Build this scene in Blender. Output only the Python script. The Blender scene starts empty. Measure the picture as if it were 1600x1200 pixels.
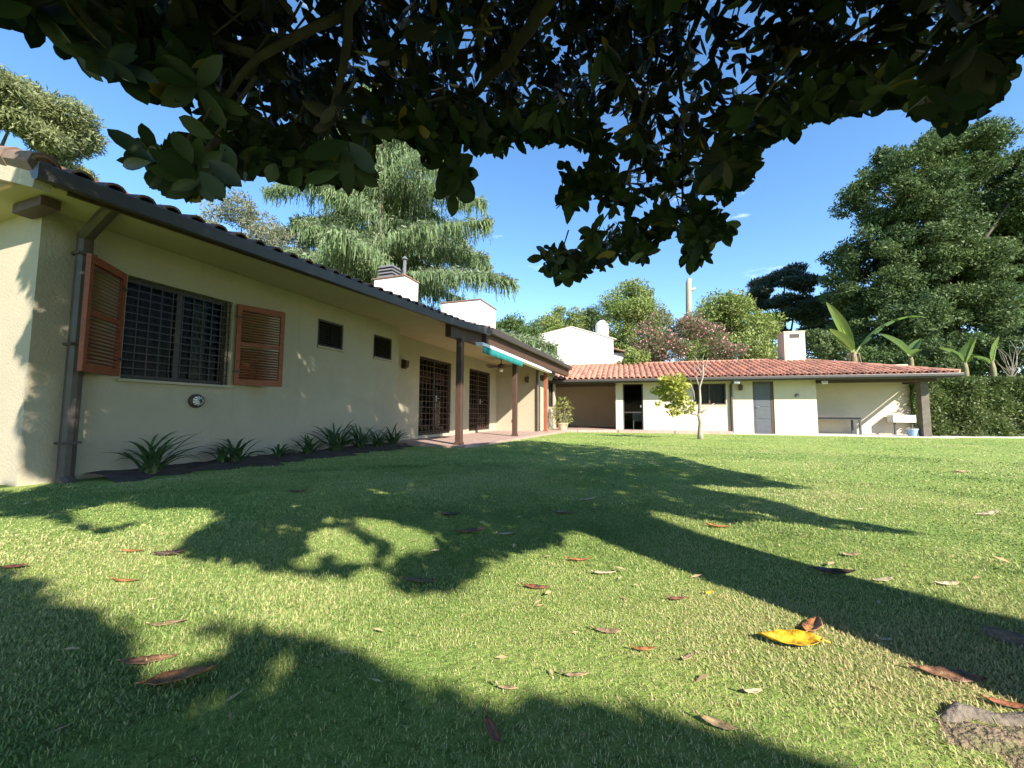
import bpy, math, random
import numpy as np
from mathutils import Vector, Matrix
random.seed(7); RNG = np.random.default_rng(7)
SC = bpy.context.scene
COL = SC.collection
# ---------------------------------------------------------------- camera, sky, sun, exposure
EYE = 0.665; F = 620.6; PITCH = 0.074; ROLL = 0.005
SUN_AZ = math.radians(32.0)      # to the right of straight behind the camera
SUN_EL = math.radians(34.0)
SUN_STRENGTH = 5.0; SKY_STRENGTH = 0.12; EXPOSURE = 1.45
cam_d = bpy.data.cameras.new('camera'); cam = bpy.data.objects.new('camera', cam_d); COL.objects.link(cam)
cam_d.sensor_width = 36.0; cam_d.lens = 36.0 * F / 1600.0; cam_d.clip_start = 0.05; cam_d.clip_end = 2000
cam.matrix_world = Matrix.Translation((0, 0, EYE)) @ Matrix.Rotation(math.pi/2 + PITCH, 4, 'X') @ Matrix.Rotation(ROLL, 4, 'Z')
SC.camera = cam
SUN_DIR = Vector((math.sin(SUN_AZ)*math.cos(SUN_EL), -math.cos(SUN_AZ)*math.cos(SUN_EL), math.sin(SUN_EL)))
W = bpy.data.worlds.new('World'); SC.world = W; W.use_nodes = True
nt = W.node_tree; nt.nodes.clear()
sky = nt.nodes.new('ShaderNodeTexSky'); sky.sky_type = 'NISHITA'; sky.sun_disc = False
sky.sun_elevation = SUN_EL; sky.sun_rotation = math.atan2(SUN_DIR.x, SUN_DIR.y)
sky.air_density = 1.0; sky.dust_density = 0.1; sky.ozone_density = 2.2; sky.altitude = 50
bg = nt.nodes.new('ShaderNodeBackground'); bg.inputs[1].default_value = SKY_STRENGTH
wo = nt.nodes.new('ShaderNodeOutputWorld')
# thin wisps of cloud, part of the sky itself
tc = nt.nodes.new('ShaderNodeTexCoord'); mp = nt.nodes.new('ShaderNodeMapping'); mp.inputs['Scale'].default_value = (3.2, 3.2, 11)
nz = nt.nodes.new('ShaderNodeTexNoise'); nz.inputs['Scale'].default_value = 1.7; nz.inputs['Detail'].default_value = 8; nz.inputs['Roughness'].default_value = .62
rp = nt.nodes.new('ShaderNodeValToRGB'); rp.color_ramp.elements[0].position = .63; rp.color_ramp.elements[1].position = .84
rp.color_ramp.elements[1].color = (.6, .6, .6, 1)
mx = nt.nodes.new('ShaderNodeMixRGB'); mx.inputs[2].default_value = (7.5, 8.0, 8.6, 1)
hs = nt.nodes.new('ShaderNodeHueSaturation'); hs.inputs['Saturation'].default_value = 1.18; hs.inputs['Value'].default_value = 1.0
L = nt.links.new
L(tc.outputs['Generated'], mp.inputs[0]); L(mp.outputs[0], nz.inputs['Vector']); L(nz.outputs[0], rp.inputs[0])
L(sky.outputs[0], hs.inputs['Color']); L(hs.outputs[0], mx.inputs[1]); L(rp.outputs[0], mx.inputs[0]); L(mx.outputs[0], bg.inputs[0]); L(bg.outputs[0], wo.inputs[0])
sl = bpy.data.lights.new('sun', 'SUN'); sl.energy = SUN_STRENGTH; sl.angle = math.radians(.53); sl.color = (1, .93, .82)
so = bpy.data.objects.new('sun', sl); COL.objects.link(so); so.rotation_euler = SUN_DIR.to_track_quat('Z', 'Y').to_euler()
so.location = (10, -15, 20)
SC.view_settings.view_transform = 'Standard'; SC.view_settings.look = 'None'; SC.view_settings.gamma = 1
SC.view_settings.exposure = EXPOSURE
SC.cycles.max_bounces = 6; SC.cycles.diffuse_bounces = 3; SC.cycles.glossy_bounces = 2; SC.cycles.transmission_bounces = 3
SC.cycles.transparent_max_bounces = 12; SC.cycles.use_denoising = True; SC.cycles.sample_clamp_indirect = 6

# ---------------------------------------------------------------- measuring helpers
HA = 0.344; BA = 0.276; BX, BY = 10.348, 15.679          # turn of house and of outbuilding, its door corner
cp, sp = math.cos(PITCH), math.sin(PITCH); cr, sr = math.cos(ROLL), math.sin(ROLL)
def project(X, Y, Z):
    Z = Z - EYE; zc = Y*cp + Z*sp; yc = Z*cp - Y*sp
    zs = np.where(zc > .02, zc, np.nan); x = F*X/zs; y = -F*yc/zs
    return 800 + cr*x - sr*y, 600 + sr*x + cr*y
def ray(px, py):
    x, y = px - 800, py - 600; x, y = cr*x + sr*y, -sr*x + cr*y
    a, b = x/F, -y/F
    return np.array([a, cp - b*sp, sp + b*cp])          # X, Y, Z per unit of camera depth
def at(px, py, d):
    r = ray(px, py); k = d / r[1]
    return (r[0]*k, d, EYE + r[2]*k)
def gz(x, y):
    return -.0055*np.clip(y, -6, 22) - .003*np.clip(x, -10, 22)
def on_ground(px, py):
    r = ray(px, py); k = 1.0
    for _ in range(6): k = (float(gz(r[0]*k, r[1]*k)) - EYE) / r[2]
    return (r[0]*k, r[1]*k, EYE + r[2]*k)
def h2w(V, U, z=0): return (V*math.cos(HA) + U*math.sin(HA), -V*math.sin(HA) + U*math.cos(HA), z)
def w2h(x, y): return x*math.cos(HA) - y*math.sin(HA), x*math.sin(HA) + y*math.cos(HA)
def b2w(t, n, z=0): return (BX + t*math.cos(BA) + n*math.sin(BA), BY - t*math.sin(BA) + n*math.cos(BA), z)
def w2b(x, y):
    x = x - BX; y = y - BY
    return x*math.cos(BA) - y*math.sin(BA), x*math.sin(BA) + y*math.cos(BA)
def u_at(px, V):                                          # U on the house plane V seen at a column of the photo
    xr = (px - 800) / F
    return (-xr*math.sin(HA)*V - V*math.cos(HA)) / (math.sin(HA) - xr*math.cos(HA))
def in_poly(px, py, poly):
    inside = np.zeros(np.shape(px), bool); n = len(poly); j = n - 1
    with np.errstate(all='ignore'):
        for i in range(n):
            xi, yi = poly[i]; xj, yj = poly[j]
            if yi != yj:
                c = ((yi > py) != (yj > py)) & (px < (xj - xi)*(py - yi)/(yj - yi) + xi)
                inside ^= c
            j = i
    return inside

# ---------------------------------------------------------------- materials
MATS = {}
def mat(name, color, rough=.8, var=.15, scale=8, color2=None, bump=0., bscale=60, attr=None, spec=.4, metal=0., transl=0., tcol=None, detail=5, stretch=None, extra=None):
    if name in MATS: return MATS[name]
    m = bpy.data.materials.new(name); m.use_nodes = True; t = m.node_tree; N = t.nodes; K = t.links.new
    p = N['Principled BSDF']; p.inputs['Roughness'].default_value = rough; p.inputs['Metallic'].default_value = metal
    p.inputs['Specular IOR Level'].default_value = spec
    geo = N.new('ShaderNodeNewGeometry'); vec = geo.outputs['Position']
    if stretch:
        mpn = N.new('ShaderNodeMapping'); mpn.inputs['Scale'].default_value = stretch; txc = N.new('ShaderNodeTexCoord'); K(txc.outputs['Object'], mpn.inputs[0]); vec = mpn.outputs[0]
    c2 = color2 or tuple(max(0, c*(1 - var*1.6)) for c in color)
    n1 = N.new('ShaderNodeTexNoise'); n1.inputs['Scale'].default_value = scale; n1.inputs['Detail'].default_value = detail; n1.inputs['Roughness'].default_value = .65; K(vec, n1.inputs['Vector'])
    r = N.new('ShaderNodeValToRGB'); r.color_ramp.elements[0].position = .33; r.color_ramp.elements[1].position = .67
    r.color_ramp.elements[0].color = (*c2, 1); r.color_ramp.elements[1].color = (*color, 1); K(n1.outputs[0], r.inputs[0])
    col = r.outputs[0]
    if attr:                                              # per-piece random value stored on the mesh
        a = N.new('ShaderNodeAttribute'); a.attribute_name = 'v'
        rr = N.new('ShaderNodeValToRGB'); els = rr.color_ramp.elements
        while len(els) < len(attr): els.new(.5)
        for e, (pos, c) in zip(els, attr): e.position = pos; e.color = (*c, 1)
        K(a.outputs['Fac'], rr.inputs[0])
        mm = N.new('ShaderNodeMixRGB'); mm.blend_type = 'MULTIPLY'; mm.inputs[0].default_value = 1
        K(col, mm.inputs[1]); K(rr.outputs[0], mm.inputs[2]); col = mm.outputs[0]
    if extra: col = extra(N, K, vec, col)
    K(col, p.inputs['Base Color'])
    if bump:
        n2 = N.new('ShaderNodeTexNoise'); n2.inputs['Scale'].default_value = bscale; n2.inputs['Detail'].default_value = 4; K(vec, n2.inputs['Vector'])
        b = N.new('ShaderNodeBump'); b.inputs['Strength'].default_value = bump; b.inputs['Distance'].default_value = .02; K(n2.outputs[0], b.inputs['Height']); K(b.outputs[0], p.inputs['Normal'])
    if transl:
        tr = N.new('ShaderNodeBsdfTranslucent'); ms = N.new('ShaderNodeMixShader'); ms.inputs[0].default_value = transl
        if tcol:
            tm = N.new('ShaderNodeMixRGB'); tm.blend_type = 'MULTIPLY'; tm.inputs[0].default_value = 1; tm.inputs[2].default_value = (*tcol, 1); K(col, tm.inputs[1]); K(tm.outputs[0], tr.inputs[0])
        else: K(col, tr.inputs[0])
        K(p.outputs[0], ms.inputs[1]); K(tr.outputs[0], ms.inputs[2]); K(ms.outputs[0], N['Material Output'].inputs[0])
    MATS[name] = m; return m
def dirt(col2, low, high, scale=2.2):                     # weather stains and splash marks of their own shape
    def f(N, K, vec, col):
        n = N.new('ShaderNodeTexNoise'); n.inputs['Scale'].default_value = scale; n.inputs['Detail'].default_value = 7; n.inputs['Roughness'].default_value = .7; K(vec, n.inputs['Vector'])
        r = N.new('ShaderNodeValToRGB'); r.color_ramp.elements[0].position = low; r.color_ramp.elements[1].position = high
        K(n.outputs[0], r.inputs[0]); m = N.new('ShaderNodeMixRGB'); m.inputs[2].default_value = (*col2, 1); K(r.outputs[0], m.inputs[0]); K(col, m.inputs[1])
        return m.outputs[0]
    return f
def streaks(col2, base):                                  # rain streaks run down the render
    def f(N, K, vec, col):
        col = base(N, K, vec, col); mp_ = N.new('ShaderNodeMapping'); mp_.inputs['Scale'].default_value = (5, 5, .35); K(vec, mp_.inputs[0])
        n = N.new('ShaderNodeTexNoise'); n.inputs['Scale'].default_value = 1.5; n.inputs['Detail'].default_value = 8; n.inputs['Roughness'].default_value = .7; K(mp_.outputs[0], n.inputs['Vector'])
        r = N.new('ShaderNodeValToRGB'); r.color_ramp.elements[0].position = .56; r.color_ramp.elements[1].position = .80; r.color_ramp.elements[1].color = (.7, .7, .7, 1)
        K(n.outputs[0], r.inputs[0]); m = N.new('ShaderNodeMixRGB'); m.inputs[2].default_value = (*col2, 1); K(r.outputs[0], m.inputs[0]); K(col, m.inputs[1]); return m.outputs[0]
    return f
PLASTER = mat('cream_plaster', (.375, .325, .235), .9, .06, 1.6, bump=.3, bscale=45, extra=streaks((.30, .255, .19), dirt((.33, .285, .21), .50, .8)))
PLASTERO = mat('outbuilding_plaster', (.55, .475, .37), .9, .05, 1.6, bump=.25, bscale=45, extra=streaks((.46, .40, .32), dirt((.50, .44, .36), .54, .8)))
WHITEW = mat('white_plaster', (.84, .81, .74), .9, .05, 1.5, bump=.15, bscale=40, extra=dirt((.66, .62, .55), .58, .85, 1.3))
BAYWALL = mat('pinkish_plaster', (.66, .52, .40), .9, .05, 1.5, bump=.2, bscale=40)
SOFFIT = mat('soffit_plaster', (.45, .38, .235), .9, .06, 2)
TILE = mat('clay_tile', (.55, .27, .185), .85, .25, 14, attr=[(0, (.55, .52, .52)), (.25, (.85, .85, .85)), (.6, (1, 1, 1)), (1, (1.15, 1.08, 1.0))], bump=.3, bscale=50, extra=dirt((.40, .27, .20), .56, .8, 3))
TILED = mat('weathered_tile', (.30, .17, .12), .9, .25, 10, attr=[(0, (.7, .7, .7)), (1, (1.1, 1.05, 1))], bump=.3, bscale=50, extra=dirt((.12, .11, .09), .48, .7, 4))
GUTTER = mat('dark_gutter', (.055, .045, .042), .45, .15, 10, spec=.5)
PIPE = mat('brown_pipe', (.075, .058, .048), .5, .15, 10)
WOODD = mat('dark_wood', (.085, .045, .03), .6, .3, 3, stretch=(18, 18, 1.5), bump=.2, bscale=30)
WOODLIT = mat('sunlit_wood', (.30, .10, .05), .6, .25, 3, stretch=(18, 18, 1.5), bump=.2, bscale=30)  # porch post wood with sunlight put into its colour
SHUT = mat('shutter_slats', (.25, .050, .020), .6, .35, 4, stretch=(3, 3, 30), attr=[(0, (.75, .72, .7)), (1, (1.1, 1.05, 1))])
SHUTF = mat('shutter_frame', (.28, .072, .028), .6, .3, 4, stretch=(4, 4, 20))
IRON = mat('dark_iron', (.045, .03, .026), .5, .2, 20)
FRAME = mat('dark_frame', (.06, .045, .042), .5, .2, 10)
DOORG = mat('grey_door', (.085, .09, .105), .5, .1, 6)
METAL = mat('grey_metal', (.30, .30, .31), .45, .15, 10, metal=.4)
WHITE = mat('white_paint', (.8, .8, .78), .5, .05, 6)
TEAL = mat('teal_cloth', (.012, .17, .165), .8, .1, 8)
CURT = mat('pale_curtain', (.75, .72, .60), .9, .08, 6, transl=.3)
CONC = mat('pale_concrete', (.50, .47, .42), .9, .12, 4, bump=.2, extra=dirt((.36, .33, .28), .5, .8))
BLACKG = mat('dark_table', (.07, .065, .065), .5, .2, 6)
BLUE = mat('blue_plastic', (.30, .46, .70), .5, .05, 6)
TERRA = mat('terracotta_pot', (.62, .42, .30), .85, .15, 8)
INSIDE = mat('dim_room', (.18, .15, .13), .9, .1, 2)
SOIL = mat('soil', (.075, .055, .04), 1, .35, 9, bump=.8, bscale=40)
BARK = mat('bark', (.16, .13, .10), .95, .35, 7, stretch=(6, 6, 1.5), bump=.7, bscale=18)
BARKL = mat('pale_bark', (.42, .37, .29), .95, .3, 9, stretch=(8, 8, 2), bump=.5, bscale=25)
BARKM = mat('magnolia_bark', (.10, .082, .066), .95, .3, 9, bump=.6, bscale=25)
def glass():
    m = bpy.data.materials.new('window_glass'); m.use_nodes = True; N = m.node_tree.nodes; K = m.node_tree.links.new
    N.remove(N['Principled BSDF']); g = N.new('ShaderNodeBsdfGlossy'); g.inputs['Roughness'].default_value = .02; t = N.new('ShaderNodeBsdfTransparent'); t.inputs[0].default_value = (.55, .58, .58, 1)
    f = N.new('ShaderNodeFresnel'); f.inputs[0].default_value = 1.13; x = N.new('ShaderNodeMixShader'); K(f.outputs[0], x.inputs[0]); K(t.outputs[0], x.inputs[1]); K(g.outputs[0], x.inputs[2]); K(x.outputs[0], N['Material Output'].inputs[0]); return m
GLASS = glass()
def patio_mat():
    m = mat('patio_tiles', (.42, .29, .24), .65, .12, 5, extra=dirt((.30, .22, .19), .5, .8, 3)); N = m.node_tree.nodes; K = m.node_tree.links.new; p = N['Principled BSDF']
    b = N.new('ShaderNodeTexBrick'); b.offset = 0; b.inputs['Scale'].default_value = 1; b.inputs['Brick Width'].default_value = .3; b.inputs['Row Height'].default_value = .3; b.inputs['Mortar Size'].default_value = .006
    b.inputs['Color1'].default_value = (1, 1, 1, 1); b.inputs['Color2'].default_value = (.86, .86, .86, 1); b.inputs['Mortar'].default_value = (.5, .5, .5, 1)
    tcn = N.new('ShaderNodeTexCoord'); K(tcn.outputs['Object'], b.inputs['Vector'])
    mm = N.new('ShaderNodeMixRGB'); mm.blend_type = 'MULTIPLY'; mm.inputs[0].default_value = 1; src = p.inputs['Base Color'].links[0].from_socket; K(src, mm.inputs[1]); K(b.outputs[0], mm.inputs[2]); K(mm.outputs[0], p.inputs['Base Color']); return m
PATIO = patio_mat()

# ---------------------------------------------------------------- mesh helpers
class MB:
    def __init__(s): s.v = []; s.f = []; s.m = []; s.a = []
    def add(s, vs, fs, mi=0, a=.5):
        o = len(s.v); s.v += [tuple(x) for x in vs]; s.a += [a]*len(vs)
        for f in fs: s.f.append(tuple(i + o for i in f)); s.m.append(mi)
        return s
    def box(s, x0, x1, y0, y1, z0, z1, mi=0, M=None, a=.5):
        vs = [Vector(p) for p in ((x0,y0,z0),(x1,y0,z0),(x1,y1,z0),(x0,y1,z0),(x0,y0,z1),(x1,y0,z1),(x1,y1,z1),(x0,y1,z1))]
        if M is not None: vs = [M @ p for p in vs]
        return s.add(vs, [(0,3,2,1),(4,5,6,7),(0,1,5,4),(1,2,6,5),(2,3,7,6),(3,0,4,7)], mi, a)
    def beam(s, p, q, w, h, mi=0, a=.5, up=(0,0,1)):
        p, q = Vector(p), Vector(q); d = (q - p).normalized(); u = Vector(up); sd = d.cross(u).normalized(); u2 = sd.cross(d)
        vs = []
        for c in (p, q):
            for i, j in ((-1,-1),(1,-1),(1,1),(-1,1)): vs.append(c + sd*i*w/2 + u2*j*h/2)
        return s.add(vs, [(0,1,2,3),(7,6,5,4),(0,4,5,1),(1,5,6,2),(2,6,7,3),(3,7,4,0)], mi, a)
    def tube(s, pts, rs, n=8, mi=0, a=.5, cap=True):
        pts = [Vector(p) for p in pts]; rs = rs if hasattr(rs, '__len__') else [rs]*len(pts)
        vs = []; fs = []; ref = Vector((.31, .52, .8))
        for i, p in enumerate(pts):
            d = (pts[min(i+1, len(pts)-1)] - pts[max(i-1, 0)]).normalized()
            x = d.cross(ref); x = x.normalized() if x.length > .05 else d.orthogonal().normalized(); y = d.cross(x)
            for k in range(n):
                t = 2*math.pi*k/n; vs.append(p + (x*math.cos(t) + y*math.sin(t))*rs[i])
        for i in range(len(pts)-1):
            for k in range(n): fs.append((i*n+k, i*n+(k+1) % n, (i+1)*n+(k+1) % n, (i+1)*n+k))
        if cap: fs.append(tuple(range(n))[::-1]); fs.append(tuple((len(pts)-1)*n+k for k in range(n)))
        return s.add(vs, fs, mi, a)
    def lathe(s, prof, c=(0,0,0), n=20, mi=0, a=.5, axis='z'):
        vs = []; fs = []
        for r, z in prof:
            for k in range(n):
                t = 2*math.pi*k/n; x, y = r*math.cos(t), r*math.sin(t)
                q = (x, y, z) if axis == 'z' else ((z, x, y) if axis == 'x' else (x, z, y))
                vs.append((q[0]+c[0], q[1]+c[1], q[2]+c[2]))
        for i in range(len(prof)-1):
            for k in range(n): fs.append((i*n+k, i*n+(k+1) % n, (i+1)*n+(k+1) % n, (i+1)*n+k))
        fs.append(tuple(range(n))[::-1]); fs.append(tuple((len(prof)-1)*n+k for k in range(n)))
        return s.add(vs, fs, mi, a)
    def build(s, name, mats, parent=None, smooth=False, bevel=0, loc=None):
        me = bpy.data.meshes.new(name); me.from_pydata(s.v, [], s.f)
        for m in (mats if isinstance(mats, (list, tuple)) else [mats]): me.materials.append(m)
        me.polygons.foreach_set('material_index', s.m)
        at_ = me.attributes.new('v', 'FLOAT', 'POINT'); at_.data.foreach_set('value', s.a)
        if smooth: me.polygons.foreach_set('use_smooth', [True]*len(s.f))
        me.update(); o = bpy.data.objects.new(name, me); COL.objects.link(o)
        if parent: o.parent = parent
        if loc: o.location = loc
        if bevel:
            b = o.modifiers.new('bevel', 'BEVEL'); b.width = bevel; b.segments = 2; b.limit_method = 'ANGLE'
        return o
def np_mesh(name, Vt, Fc, mats, parent=None, attr=None, smooth=False):
    """mesh from arrays: Vt (n,3), Fc (m,k) all faces of k corners"""
    me = bpy.data.meshes.new(name); n, m, k = len(Vt), len(Fc), Fc.shape[1]
    me.vertices.add(n); me.vertices.foreach_set('co', np.ascontiguousarray(Vt, np.float32).ravel())
    me.loops.add(m*k); me.loops.foreach_set('vertex_index', np.ascontiguousarray(Fc, np.int32).ravel())
    me.polygons.add(m); me.polygons.foreach_set('loop_start', np.arange(0, m*k, k, dtype=np.int32))
    me.polygons.foreach_set('loop_total', np.full(m, k, np.int32))
    if smooth: me.polygons.foreach_set('use_smooth', np.ones(m, bool))
    for mm in (mats if isinstance(mats, (list, tuple)) else [mats]): me.materials.append(mm)
    me.update(calc_edges=True)
    if attr is not None:
        a = me.attributes.new('v', 'FLOAT', 'POINT'); a.data.foreach_set('value', np.ascontiguousarray(attr, np.float32))
    o = bpy.data.objects.new(name, me); COL.objects.link(o)
    if parent: o.parent = parent
    return o
def tag(o, label, cat, group=None, kind=None):
    if label: o['label'] = label
    if cat: o['category'] = cat
    if group: o['group'] = group
    if kind: o['kind'] = kind
    return o
def thing(name, label, cat, loc=(0,0,0), rz=0, group=None):
    o = bpy.data.objects.new(name, None); o.empty_display_size = .3; COL.objects.link(o); o.location = loc; o.rotation_euler = (0, 0, rz)
    return tag(o, label, cat, group)
def unit(a): return a / np.maximum(np.linalg.norm(a, axis=-1, keepdims=True), 1e-9)
def rand_unit(n): return unit(RNG.normal(size=(n, 3)))
def wall_holes(mb, p0, ax, L_, z0, z1, th, holes, mi=0, out=None):
    """upright wall from p0 along unit ax; front face on p0's line, thickness th behind; holes (s0,s1,z0,z1)"""
    p0 = Vector(p0); ax = Vector(ax); nrm = Vector(out)
    ss = sorted({0, L_, *[h[0] for h in holes], *[h[1] for h in holes]}); zz = sorted({z0, z1, *[h[2] for h in holes], *[h[3] for h in holes]})
    solid = lambda i, j: 0 <= i < len(ss)-1 and 0 <= j < len(zz)-1 and not any(h[0] <= (ss[i]+ss[i+1])/2 <= h[1] and h[2] <= (zz[j]+zz[j+1])/2 <= h[3] for h in holes)
    P = lambda s_, z, d: p0 + ax*s_ - nrm*d + Vector((0, 0, z))
    for i in range(len(ss)-1):
        for j in range(len(zz)-1):
            if not solid(i, j): continue
            a, b, c, d = ss[i], ss[i+1], zz[j], zz[j+1]
            mb.add([P(a,c,0),P(b,c,0),P(b,d,0),P(a,d,0)], [(0,1,2,3)], mi); mb.add([P(a,c,th),P(b,c,th),P(b,d,th),P(a,d,th)], [(3,2,1,0)], mi)
            if not solid(i-1, j): mb.add([P(a,c,0),P(a,d,0),P(a,d,th),P(a,c,th)], [(0,1,2,3)], mi)
            if not solid(i+1, j): mb.add([P(b,c,0),P(b,c,th),P(b,d,th),P(b,d,0)], [(0,1,2,3)], mi)
            if not solid(i, j-1): mb.add([P(a,c,0),P(a,c,th),P(b,c,th),P(b,c,0)], [(0,1,2,3)], mi)
            if not solid(i, j+1): mb.add([P(a,d,0),P(b,d,0),P(b,d,th),P(a,d,th)], [(0,1,2,3)], mi)
def tile_roof(mb, lines, pitch, course, seg=6, r=.075, lap=.02):
    """barrel tiles: lines = list of (eave point, top point) for each column"""
    for (e, t) in lines:
        e, t = Vector(e), Vector(t); d = t - e; Ls = d.length
        if Ls < .12: continue
        d.normalize(); side = d.cross(Vector((0,0,1))).normalized(); up = side.cross(d)
        n = max(1, int(round(Ls/course)))
        for k in range(n):
            a0 = Ls*k/n - (.03 if k else 0); a1 = Ls*(k+1)/n; al = random.random(); jit = random.uniform(-.006, .006)
            vs = []; fs = []
            for q, (aa, hh, rr) in enumerate(((a0, lap+.012, r*1.06), (a1, lap-.012, r*.9))):
                for g in range(seg+1):
                    th = math.pi*g/seg; vs.append(e + d*aa + side*(math.cos(th)*rr + jit) + up*(math.sin(th)*rr*.8 + hh))
            for g in range(seg): fs.append((g, g+1, seg+1+g+1, seg+1+g))
            # thickness of the lower lip
            for g in range(seg+1):
                th = math.pi*g/seg; vs.append(e + d*a0 + side*(math.cos(th)*r*.86 + jit) + up*(math.sin(th)*r*.8*.82 + lap + .006))
            b = 2*(seg+1)
            for g in range(seg): fs.append((g+1, g, b+g, b+g+1))
            mb.add(vs, fs, 0, al)
            # pan tile between columns
            w = pitch/2
            vs = [e + d*a + side*(w + x) + up*z for a in (a0, a1) for x, z in ((-.07, .05), (-.035, .012), (.0, .004), (.035, .012), (.07, .05))]
            mb.add(vs, [(g, g+1, 5+g+1, 5+g) for g in range(4)], 0, random.random())
# leaf cloud made of small rhombus leaves
def leaf_quads(C, D, Nn, Ln, Wd, fold=.0):
    """C base (n,3), D direction, Nn normal, Ln length, Wd width"""
    D = unit(D); S = unit(np.cross(D, Nn)); Nn = np.cross(S, D); Ln = Ln[:, None]; Wd = Wd[:, None]
    a = C; b = C + D*Ln*.45 + S*Wd*.5 + Nn*Wd*fold; c = C + D*Ln; d = C + D*Ln*.45 - S*Wd*.5 + Nn*Wd*fold
    Vt = np.stack([a, b, c, d], 1).reshape(-1, 3); Fc = np.arange(len(C)*4).reshape(-1, 4)
    return Vt, Fc

# ================================================================ SETTING
def lawn_mat():
    m = bpy.data.materials.new('lawn_turf'); m.use_nodes = True; N = m.node_tree.nodes; K = m.node_tree.links.new; p = N['Principled BSDF']
    p.inputs['Roughness'].default_value = .95; p.inputs['Specular IOR Level'].default_value = .15
    g = N.new('ShaderNodeNewGeometry')
    def noise(s, d=4):
        n = N.new('ShaderNodeTexNoise'); n.inputs['Scale'].default_value = s; n.inputs['Detail'].default_value = d; n.inputs['Roughness'].default_value = .7; K(g.outputs['Position'], n.inputs['Vector']); return n.outputs[0]
    def ramp(src, *st):
        r = N.new('ShaderNodeValToRGB'); e = r.color_ramp.elements
        while len(e) < len(st): e.new(.5)
        for x, (pos, c) in zip(e, st): x.position = pos; x.color = (*c, 1)
        K(src, r.inputs[0]); return r.outputs[0]
    fine = ramp(noise(30, 6), (.3, (.11, .15, .035)), (.5, (.235, .325, .08)), (.72, (.38, .385, .14)))
    big = ramp(noise(.5, 3), (.36, (.82, .92, .8)), (.62, (1.12, 1.05, 1)))
    mm = N.new('ShaderNodeMixRGB'); mm.blend_type = 'MULTIPLY'; mm.inputs[0].default_value = 1; K(fine, mm.inputs[1]); K(big, mm.inputs[2])
    K(mm.outputs[0], p.inputs['Base Color'])
    b = N.new('ShaderNodeBump'); b.inputs['Strength'].default_value = .9; b.inputs['Distance'].default_value = .03; K(noise(55, 5), b.inputs['Height']); K(b.outputs[0], p.inputs['Normal'])
    return m
LAWN = lawn_mat()
def build_ground():
    xs = np.unique(np.concatenate([np.linspace(-900, -60, 12), np.linspace(-60, 60, 121), np.linspace(60, 900, 12)]))
    ys = np.unique(np.concatenate([np.linspace(-300, -30, 8), np.linspace(-30, 70, 101), np.linspace(70, 1200, 14)]))
    X, Y = np.meshgrid(xs, ys); Z = gz(X, Y)
    Vt = np.stack([X, Y, Z], -1).reshape(-1, 3); nx = len(xs); i = np.arange(len(ys)-1)[:, None]*nx + np.arange(nx-1)[None]
    Fc = np.stack([i, i+1, i+nx+1, i+nx], -1).reshape(-1, 4)
    tag(np_mesh('ground', Vt, Fc, LAWN, smooth=True), None, None, kind='structure')
build_ground()
def slab(name, pts, z, th, m, parent=None):
    b = MB(); n = len(pts); b.add([(x, y, z) for x, y in pts] + [(x, y, z-th) for x, y in pts], [tuple(range(n)), tuple(range(n, 2*n))[::-1]] + [(i, n+i, n+(i+1) % n, (i+1) % n) for i in range(n)])
    o = b.build(name, m, parent); return o
PAT = thing('patio', None, None, (0, 0, 0), -HA); 
bpy.data.objects.remove(PAT)
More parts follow.
